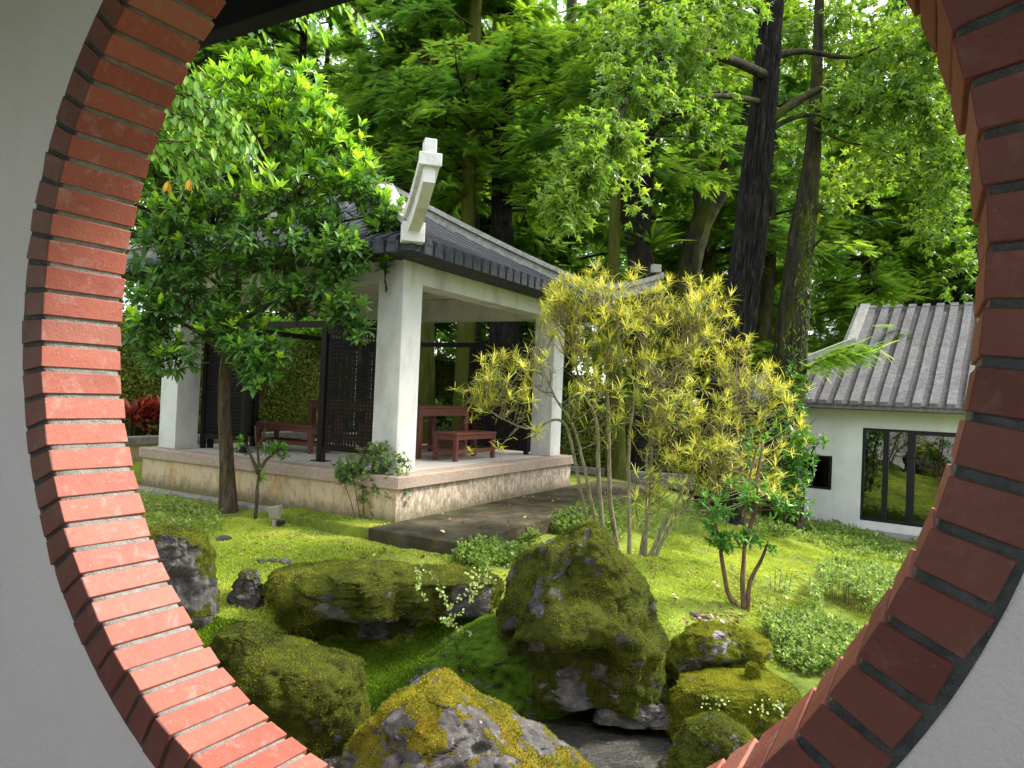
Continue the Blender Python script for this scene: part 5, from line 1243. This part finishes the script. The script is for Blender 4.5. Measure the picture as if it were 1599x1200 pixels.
    # thin scattered leaves along the twigs, too small to pick apart
    P = []; A = []; 
    for Q in mid[296:] + [q_ + np.array([r.normal(0, .12), r.normal(0, .15), r.normal(-.05, .10)]) for q_ in mid[::2]]:
        for _ in range(20): P.append(Q[-1] + r.normal(0, .012, 3)); A.append(norm(rdir(1, r)[0] * [1, 1, .6] + UP * .45))
    for Q in mid:
        for _ in range(10):
            j = int(r.integers(3, 9)); P.append(Q[j] + r.normal(0, .05, 3)); A.append(norm(rdir(1, r)[0] + UP * .5))
    n = len(P); V, F, tt = inst(TB[0], np.array(P), np.array(A), norm(UP + rdir(n, r) * .5), r.uniform(.09, .17, n), np.clip(r.normal(.42, .25, n), 0, 1)); o = part('twig_leaves', V, F, MAT['croton'], t, tint=tt); o['kind'] = 'stuff'
build_croton()

def stems_plant(name, label, cat, base, stems, blobs, n, size, seed, leaf, bark, tmean=.45, nper=6, tpl=None, r0=.02, group=None, keep=0, twig=True, up=.2, foliage='foliage'):
    """a shrub: base point, stem polylines as (px,py,D), leaf blobs as (px,py,D,rx,ry,w)"""
    r = np.random.default_rng(seed); t = thing(name, label, cat, base, group); B = MB(); tips = []
    for L in stems:
        Q = spline([np.array(p, float) if len(p) == 3 and p[0] < 200 and abs(p[2]) < 10 and p[1] < 60 and isinstance(p, np.ndarray) else at(*p) for p in L], 24); Q[0] = Q[0]
        Bs = MB(); Bs.tube(Q + .012 * np.stack([fbm(Q * 4, 2, seed + i) for i in range(3)], 1), np.linspace(r0, r0 * .35, 24), 7); Bs.build('stem', MAT[bark], t, smooth=True); tips.append(Q)
    bl = px_blobs(blobs); c, d, k = fill(bl, n, r); ct = np.array([b[0] for b in bl])[k]; O = norm(c - ct + rdir(n, r) * .12 + UP * up * .5)
    P, A, Z, S, T = whorls(c, O, nper, size, r, 1.0, up, tmean, .18, .15)
    if twig:
        allq = np.vstack(tips)
        for i in range(0, n, 2):
            j = int(np.argmin(np.linalg.norm(allq - c[i], axis=1) + .8 * np.maximum(0, allq[:, 2] - c[i][2]))); B.tube(spline([allq[j], (allq[j] + c[i]) / 2 + r.normal(0, .03, 3), c[i]], 5), np.linspace(.006, .002, 5), 3)
        B.build('twigs', MAT[bark], t, smooth=True, kind='stuff')
    tpl = tpl or TL
    if keep: crown_with_leaves(t, tpl, P, A, Z, S, T, leaf, keep, foliage)
    else:
        V, F, tt = inst(tpl, P, A, Z, S, T); o = part(foliage, V, F, MAT[leaf], t, tint=tt); o['kind'] = 'stuff'
    return t
def build_shrubs():
    b = gp(1160, 950); D = b[1]
    stems_plant('camellia_shrub', 'three-stemmed camellia with glossy leaves on the right moss lawn', 'shrub', b,
                [[(1158, 958, D), (1138, 930, D), (1128, 880, D), (1122, 840, D), (1110, 800, D), (1105, 780, D)], [(1160, 958, D), (1160, 900, D), (1162, 850, D + .1), (1165, 780, D + .1), (1180, 700, D + .2)], [(1165, 958, D), (1172, 910, D), (1190, 870, D), (1200, 845, D)], [(1162, 850, D + .1), (1178, 800, D + .1), (1182, 750, D + .1), (1190, 690, D + .2)]],
                [(1115, 800, D, 32, 34, .8), (1145, 840, D, 40, 22, .6), (1125, 845, D - .1, 26, 14, .4), (1190, 830, D, 30, 30, .5), (1165, 770, D, 40, 34, .7), (1205, 855, D, 10, 10, .12), (1180, 700, D + .2, 30, 34, .5), (1215, 780, D + .1, 22, 30, .3)], 150, .085, 81, 'camellia', 'bark_twig', .45, 6, TL, .030, keep=120)
    b = at(1245, 815, 13); b[2] = float(hgt(b[0], b[1]))
    stems_plant('evergreen_shrub', 'dense evergreen shrub climbing round the second trunk at the corner of the white house', 'shrub', b,
                [[(1238, 815, 12.8), (1240, 740, 12.8), (1232, 660, 12.9), (1236, 600, 13)], [(1250, 815, 12.8), (1255, 770, 12.7), (1262, 720, 12.8), (1278, 690, 12.8)], [(1225, 815, 12.8), (1215, 740, 12.7), (1205, 680, 12.7)]],
                [(1240, 610, 12.9, 26, 40, .6), (1225, 680, 12.7, 40, 50, 1), (1250, 720, 12.7, 26, 50, .8), (1215, 760, 12.6, 45, 40, .9), (1240, 790, 12.6, 36, 26, .6), (1285, 688, 12.8, 10, 10, .06), (1262, 690, 12.8, 14, 14, .1), (1190, 740, 12.6, 30, 30, .4)], 420, .10, 82, 'camellia', 'bark_brown', .55, 6, TL, .03)
    b = gp(580, 826); D = b[1]
    stems_plant('nandina_shrub', 'airy fine-leaved shrub at the front corner of the pavilion platform', 'shrub', b,
                [[(572 + dx, 832, D), (572 + dx * 1.6, 790, D), (575 + dx * 3.2, 740, D), (578 + dx * 4.6, 705 + abs(dx), D)] for dx in (-14, -8, -3, 3, 8, 13)],
                [(560, 735, D, 42, 24, .9), (610, 730, D, 34, 40, 1.0), (600, 770, D, 45, 24, .7), (545, 725, D, 30, 15, .4), (585, 705, D, 30, 14, .4), (575, 815, D, 26, 16, .25), (535, 740, D, 20, 14, .2), (630, 765, D, 16, 12, .15)], 560, .055, 83, 'nandina', 'bark_twig', .55, 7, T_leaf(.42), .008)
    b = gp(400, 811); D = b[1]
    stems_plant('young_sapling', 'cut-topped sapling with a few leafy shoots beside the broad-leaved tree', 'sapling', b,
                [[(399, 813, D), (402, 770, D), (404, 730, D), (400, 690, D), (398, 665, D)], [(403, 735, D), (420, 715, D), (440, 700, D)], [(403, 740, D), (390, 710, D), (378, 690, D)], [(402, 700, D), (412, 680, D), (416, 662, D)]],
                [(385, 700, D, 14, 14, .4), (430, 700, D, 22, 12, .5), (405, 730, D, 16, 12, .5), (440, 715, D, 12, 8, .2), (378, 690, D, 8, 12, .2), (410, 745, D, 12, 8, .2)], 34, .10, 84, 'camellia', 'bark_brown', .6, 5, TL, .026)
    # shrub thicket low by the house
    b = gp(1220, 925)
    r = np.random.default_rng(5); D = b[1]; P = []
    stems_plant('reed_clump', 'small clump of thin reddish canes with dry yellow leaves beside the camellia', 'plant', b, [[(1205 + 5 * i, 972, D), (1207 + 5 * i + 2 * (i - 2), 930, D), (1210 + 5 * i + 4 * (i - 2), 895 - 4 * (i % 3), D)] for i in range(5)],
                [(1215, 905, D, 20, 22, 1), (1230, 920, D, 14, 18, .5), (1200, 930, D, 10, 14, .3)], 26, .10, 85, 'vine', 'bark_twig', .4, 4, T_blade(.12), .006)
    # red and magenta cordylines
    def cordy(c, n, size, mt, seed, label, group, h=.25):
        t = thing('cordyline_plant', label, 'plant', c - UP * h, group); r = np.random.default_rng(seed)
        B = MB(); B.tube(np.stack([c - UP * h, c]), [.02, .014], 6); B.build('stem', MAT['bark_brown'], t)
        C = np.array([c, c + [.06, .03, -.06]]); P, A, Z, S, T = whorls(C, np.array([[0, -.1, 1.], [.2, -.2, .8]]), n, size, r, 1.05, .25, .5, .25, .35)
        V, F, tt = inst(T_leaf(.24), P, A, Z, S, T); part('leaves', V, F, MAT[mt], t, tint=tt)
    r = np.random.default_rng(14)
    xs = [204, 217, 229, 240, 251, 261, 211, 246, 224]
    ks = ['leftmost orange-red cordyline against the brick rim in the stone planter', 'red cordyline second from the brick rim in the stone planter', 'red cordyline third from the brick rim in the stone planter', 'red cordyline in the middle right of the stone planter row', 'dark red cordyline next to last before the left column', 'bright red cordyline touching the left pavilion column',
          'low red cordyline drooping at the left end of the planter', 'low dark red cordyline drooping near the left column', 'low cordyline in the middle of the red row']
    for i, x in enumerate(xs):
        c = on_pl(x, 632 + r.uniform(-8, 8) + (16 if i > 5 else 0), PV(7.5, 0, 0), PA); cordy(c, 13, r.uniform(.28, .36), 'red_leaf', 200 + i, ks[i], 'red cordylines in the planter', .5)
    for i, (x, y, a, lb) in enumerate([(674, 650, 7.4, 'magenta cordyline seen between the tall table legs'), (733, 664, 7.4, 'magenta cordyline shoot showing over the back bench'), (866, 708, 7.2, 'magenta cordyline just behind the back right column')]):
        c = on_pl(x, y, PV(0, 7.0, 0), PB) if i < 3 else None; cordy(c, 10, .26, 'pink_leaf', 300 + i, lb, 'magenta cordylines behind the pavilion', .45)
    # bushes in the planter below the red leaves and shrubs over the wall
    def bush(label, bl, n, size, seed, mt, base, tm=.5, name='low_bush', tpl=None):
        t = thing(name, label, 'bush', base); rr = np.random.default_rng(seed); c, d, k = fill(bl, n, rr); ct = np.array([b[0] for b in bl])[k]
        P, A, Z, S, T = whorls(c, norm(c - ct + UP * .3), 5, size, rr, 1.0, .1, tm, .18); V, F, tt = inst(tpl or T_leaf(.5), P, A, Z, S, T); o = part('foliage', V, F, MAT[mt], t, tint=tt); o['kind'] = 'stuff'
        B = MB(); 
        for i in range(0, n, 3): B.tube(np.stack([ct[i] * [1, 1, 0] + UP * (base[2]), (c[i] + ct[i]) / 2, c[i]]), [.010, .006, .003], 3)
        B.build('stems', MAT['bark_brown'], t, kind='stuff')
    c = on_pl(235, 668, PV(7.5, 0, 0), PA); bush('clipped dark green bush in the stone planter under the red leaves', [(c, np.array([.75, .5, .28]), 1), (c + PB * .8, np.array([.5, .4, .25]), .6)], 380, .06, 401, 'hedge', c - UP * .35)
    c = on_pl(470, 522, PV(8.3, 0, 0), PA); bush('pale yellow-green bush rising over the green covered wall', [(c, np.array([1.0, .6, .45]), 1), (c - PB * 1.3 + UP * .1, np.array([.7, .5, .4]), .6)], 240, .22, 402, 'leaf_star_lt', c - UP * .9, .5, 'pale_bush', T_leaf(.45))
    # nest ferns on the trunks
    def nest(c, n, size, seed, label):
        rr = np.random.default_rng(seed); t = thing('nest_fern', label, 'fern', c); a = np.arange(n) * 2.4 + rr.normal(0, .2, n); f = np.linspace(.35, 1.15, n)
        A = np.stack([np.cos(a) * f, np.sin(a) * f, 1.15 - f * .62], 1); V, F, tt = inst(T_blade(.16, .45), np.repeat(c[None], n, 0), A, norm(UP + 0 * A + rdir(n, rr) * .1), size * rr.uniform(.7, 1.15, n), np.clip(rr.normal(.5, .2, n), 0, 1)); part('fronds', V, F, MAT['fern'], t, tint=tt)
        m = 16; A = norm(np.stack([rr.normal(0, .4, m), rr.normal(0, .4, m), -1 + 0 * rr.random(m)], 1)); V, F, tt = inst(T_blade(.2, .1), np.repeat(c[None], m, 0) + rr.normal(0, .05, (m, 3)), A, rdir(m, rr), size * .4 * rr.uniform(.6, 1.1, m), rr.random(m) * .6); part('dead_skirt', V, F, MAT['litter'], t, tint=tt)
    nest(at(1013, 392, 16.6), 34, .95, 501, 'large nest fern low on the mossy trunk above the yellow shrub')
    nest(at(1003, 60, 16.6), 26, .8, 502, 'nest fern high on the mossy trunk near the top edge')
    nest(at(1246, 692, 13.1), 22, .5, 503, 'small nest fern on the second trunk beside the white wall')
    nest(at(612, 262, 20.7), 20, .7, 504, 'nest fern on the trunk behind the broad-leaved tree')
build_shrubs()

# ---- ground cover
def poly_pts(poly, n, r):
    """points on the ground inside a polygon given by the pixels of its corners"""
    Q = np.array([gp(*p)[:2] for p in poly]); lo, hi = Q.min(0), Q.max(0); out = []
    while len(out) < n:
        P = lo + (hi - lo) * r.random((n * 3, 2)); ins = np.zeros(len(P), bool); j = len(Q) - 1
        for i in range(len(Q)):
            c = ((Q[i, 1] > P[:, 1]) != (Q[j, 1] > P[:, 1])) & (P[:, 0] < (Q[j, 0] - Q[i, 0]) * (P[:, 1] - Q[i, 1]) / (Q[j, 1] - Q[i, 1] + 1e-12) + Q[i, 0]); ins ^= c; j = i
        out += list(P[ins])
    P = np.array(out[:n]); return np.column_stack([P, hgt(P[:, 0], P[:, 1])])
def cover(name, label, cat, poly, n, h, size, seed, mt='cover', tm=.5, tpl=None, dome=0, nper=5):
    r = np.random.default_rng(seed); P = poly_pts(poly, n, r); c0 = P.mean(0)
    den = fbm(P * [1.6, 1.6, 0], 3, seed); P = P[den > -.22]; n = len(P); den = den[den > -.22]
    e = np.clip(1 - (np.linalg.norm((P - c0) * [1, 1, 0], axis=1) / (np.abs(P - c0).max(0)[:2].mean() * 1.05)) ** 2, 0, 1)
    H = h * (.5 + .6 * r.random(n)) * (1 + .6 * den) + dome * np.sqrt(e)
    P[:, 2] += H * (r.random(n) ** (.35 if dome else .6)); O = norm(UP + rdir(n, r) * .5 + np.array([0, -.2, 0]))
    P2, A, Z, S, T = whorls(P, O, nper, size, r, 1.1, .1, tm, .2, .1); V, F, tt = inst(tpl or TSM, P2, A, Z, S, T)
    if cat: 
        t = thing(name, label, cat, c0); o = part('foliage', V, F, MAT[mt], t, tint=tt); o['kind'] = 'stuff'
        B = MB()
        for i in range(0, n, 7): B.tube(np.stack([P[i] * [1, 1, 0] + UP * hgt(P[i, 0], P[i, 1]), P[i]]), [.004, .003], 3)
        B.build('stems', MAT['bark_twig'], t, kind='stuff')
    else:
        o = part(name, V, F, MAT[mt], tint=tt); tag(o, label, 'ground cover', None, 'stuff')
cover('ground_cover', 'sparse weedy ground cover with litter at the foot of the left platform', None, [(222, 775), (345, 795), (350, 830), (325, 850), (240, 850), (215, 820)], 480, .10, .045, 601, 'cover', .8)
cover('ground_cover', 'leafy ground cover below the concrete apron', None, [(700, 880), (760, 868), (900, 805), (965, 800), (960, 850), (860, 880), (760, 905)], 4600, .20, .045, 602, 'cover', .5)
cover('ground_cover', 'strip of low green cover along the foot of the white house', None, [(1180, 815), (1260, 806), (1345, 832), (1440, 850), (1440, 885), (1330, 868), (1240, 842), (1180, 838)], 4200, .16, .050, 603, 'cover', .55)
cover('ground_cover', 'grassy cover round the stems behind the yellow shrub', None, [(920, 800), (1000, 790), (1130, 795), (1135, 830), (1060, 838), (1000, 850), (930, 840)], 2600, .20, .06, 604, 'cover', .5, T_blade(.14))
cover('mounded_shrub', 'dense rounded low green shrub on the right lawn close to the brick rim', 'shrub', [(1260, 945), (1290, 905), (1340, 895), (1400, 905), (1420, 960), (1380, 1010), (1300, 1010), (1255, 975)], 2600, .10, .045, 605, 'cover', .62, None, .30)
cover('spreading_shrub', 'loose spreading green shrub in front of the rounded one by the stepped rock', 'shrub', [(1190, 990), (1230, 975), (1300, 985), (1370, 1010), (1330, 1050), (1270, 1065), (1215, 1040)], 2300, .12, .045, 606, 'cover', .55, None, .12)
def build_lawn():
    r = np.random.default_rng(700)
    t3 = (np.array([(-.3, 0, 0), (.3, 0, 0), (0, 1, 0)]), np.array([(0, 1, 2)]))
    P = np.vstack([poly_pts([(215, 800), (430, 815), (720, 870), (800, 900), (760, 985), (560, 1020), (400, 985), (300, 985), (235, 880)], 90000, r),
                   poly_pts([(960, 880), (1010, 845), (1130, 820), (1250, 835), (1440, 875), (1430, 930), (1330, 1010), (1230, 1050), (1030, 1010), (1000, 930)], 120000, r)])
    ap = r.random((9000, 2)) * [1.75, .43]; Pf = PK + PA * ap[:, :1] - PB * ap[:, 1:] + UP * -.03; P = np.vstack([P, Pf]); k = fbm(P * [2.2, 2.2, 0], 4, 71); P = P[(k > -.20) | (r.random(len(P)) < .12)]; n = len(P)
    b = np.clip((-P[:, 2] - .42) * 3, 0, 1) * (P[:, 1] < 7.0); T = np.clip(.55 + .75 * fbm(P * [1.3, 1.3, 0], 4, 72) + r.normal(0, .12, n) - .5 * b * (P[:, 0] < 1), 0, 1)
    V, F, tt = inst(t3, P - UP * .004, norm(rdir(n, r) * .8 + UP), rdir(n, r), .024 * r.uniform(.5, 1.3, n), T); o = part('lawn_moss', V, F, MAT['lawn'], tint=tt); tag(o, 'bright green moss carpet of the garden lawn', 'moss', None, 'stuff')
    # bank moss, wetter and greener
    P = poly_pts([(300, 960), (420, 985), (560, 1000), (760, 960), (900, 1085), (800, 1125), (600, 1125), (420, 1110), (310, 1030)], 105000, r); n = len(P); m = fbm(P * 2, 4, 5) > -.15; P = P[m]; n = len(P)
    V, F, tt = inst(t3, P - UP * .004, norm(rdir(n, r) * .8 + UP + [0, -.3, 0]), rdir(n, r), .028 * r.uniform(.5, 1.3, n), np.clip(.5 + .7 * fbm(P * 2.2, 3, 8) + r.normal(0, .12, n), 0, 1)); o = part('bank_moss', V, F, MAT['moss_green'], tint=tt); tag(o, 'deep green moss on the wet bank between the boulders', 'moss', None, 'stuff')
    # litter
    P = np.vstack([poly_pts([(960, 880), (1010, 850), (1130, 830), (1330, 880), (1250, 960), (1100, 985), (1040, 980)], 330, r), poly_pts([(430, 830), (720, 872), (780, 880), (500, 880), (330, 870)], 130, r), poly_pts([(222, 785), (340, 800), (330, 850), (240, 840)], 80, r),
                   poly_pts([(1080, 955), (1160, 960), (1150, 975), (1070, 972)], 45, r)])
    A = [PV(-a, b, -.004) for a, b in zip(r.uniform(.1, 1.2, 40), r.uniform(-.3, 5.5, 40))]; P = np.vstack([P, A]); n = len(P)
    V, F, tt = inst(T_leaf(.55, .2, .35), P + UP * .012, norm(rdir(n, r) * [1, 1, .15]), norm(UP + rdir(n, r) * .4), r.uniform(.035, .085, n), np.clip(r.normal(.5, .3, n), 0, 1)); o = part('fallen_leaves', V, F, MAT['litter'], tint=tt); tag(o, 'scattered dry fallen leaves on the lawn and the apron', 'leaf litter', None, 'stuff')
build_lawn()
def build_small():
    r = np.random.default_rng(801)
    # trailing vine over the long boulder
    b = at(690, 890, 6.2); t = thing('trailing_vine', 'thin trailing vine with pale round leaves hanging over the long boulder', 'vine', b); B = MB(); P = []
    for L in ([(652, 886), (655, 915), (668, 940)], [(655, 884), (680, 905), (695, 935), (700, 950)], [(700, 950), (720, 930), (745, 915), (785, 910)], [(690, 970), (710, 975), (735, 990)], [(760, 905), (740, 925), (735, 940)], [(725, 952), (705, 965), (690, 968)]):
        Q = spline([at(x, y, 6.18) for x, y in L], 20); B.tube(Q, .0025, 4); P += [Q[int(i)] + r.normal(0, .012, 3) for i in r.integers(0, 20, 34)]
    Pd = [at(r.uniform(725, 790), r.uniform(885, 912), 6.2 + r.uniform(0, .25)) for _ in range(45)]; P = np.array(P + Pd); n = len(P)
    V, F, tt = inst(T_leaf(.8), P, norm(rdir(n, r) + [0, -.4, -.3]), norm(rdir(n, r) * .5 + [0, -1, .5]), r.uniform(.018, .034, n), r.random(n)); part('leaves', V, F, MAT['vine'], t, tint=tt); B.build('stems', MAT['bark_twig'], t, kind='stuff')
    b = at(1135, 1100, 5.2); t = thing('trailing_vine', 'specks of pale round leaves on the low rock above the stream', 'vine', b); P = np.array([at(x, y, 5.22) + r.normal(0, .02, 3) for x, y in [(r.uniform(1095, 1135), r.uniform(1088, 1110)) for _ in range(22)] + [(r.uniform(1170, 1225), r.uniform(1095, 1112)) for _ in range(26)]]); n = len(P)
    V, F, tt = inst(T_leaf(.8), P, norm(rdir(n, r) + [0, -.4, -.3]), norm(rdir(n, r) * .5 + [0, -1, .5]), r.uniform(.016, .028, n), r.random(n)); part('leaves', V, F, MAT['vine'], t, tint=tt)
    # garden spotlight
    b = gp(428, 823); t = thing('garden_spotlight', 'small grey garden spotlight standing in the moss by the sapling', 'lamp', b); q = lambda a, o, z: b + np.array([a, o, z])
    m = MB(); m.hexa([q(-.06, -.02, .10), q(.06, -.04, .10), q(.07, .04, .10), q(-.05, .05, .10), q(-.075, -.06, .24), q(.075, -.09, .27), q(.08, .04, .27), q(-.07, .05, .24)], .006); m.build('hood', MAT['stone_lamp'], t)
    m = MB(); m.tube([q(.0, 0, -.03), q(.0, 0, .098)], .025, 8); m.build('stake', MAT['stone_lamp'], t)
    m = MB(); m.box(q, (.04, .12), (-.04, .04), (.03, .08), .005); m.build('ballast_box', MAT['black_frame'], t)
    # stones on the lawn
    for i, (x, y, s, lb) in enumerate([(350, 843, .10, 'dark stone sunk in the moss beside the left boulder'), (408, 877, .05, 'little dark pebble in the middle of the left lawn'), (426, 876, .05, 'little whitish pebble beside the dark pebble on the left lawn'), (446, 878, .07, 'flat grey stone behind the end of the long boulder'), (1085, 962, .06, 'dark clod of earth on the right lawn below the camellia'), (1102, 966, .05, 'smaller clod of earth right of the other one')]):
        c = gp(x, y); bm = bmesh.new(); bmesh.ops.create_icosphere(bm, subdivisions=3, radius=1); V = np.array([v.co[:] for v in bm.verts]); F = np.array([[v.index for v in f.verts] for f in bm.faces]); bm.free()
        V = V * (1 + .35 * fbm(V * 1.6 + i * 5, 3, i)[:, None]) * np.array([s, s * .8, s * .55]) + c
        t = thing('lawn_stone', lb, 'stone', c, 'small stones on the lawn'); part('stone', V, F, MAT['rock_bare' if i in (2, 3) else 'rock_dark'], t, smooth=True)
build_small()
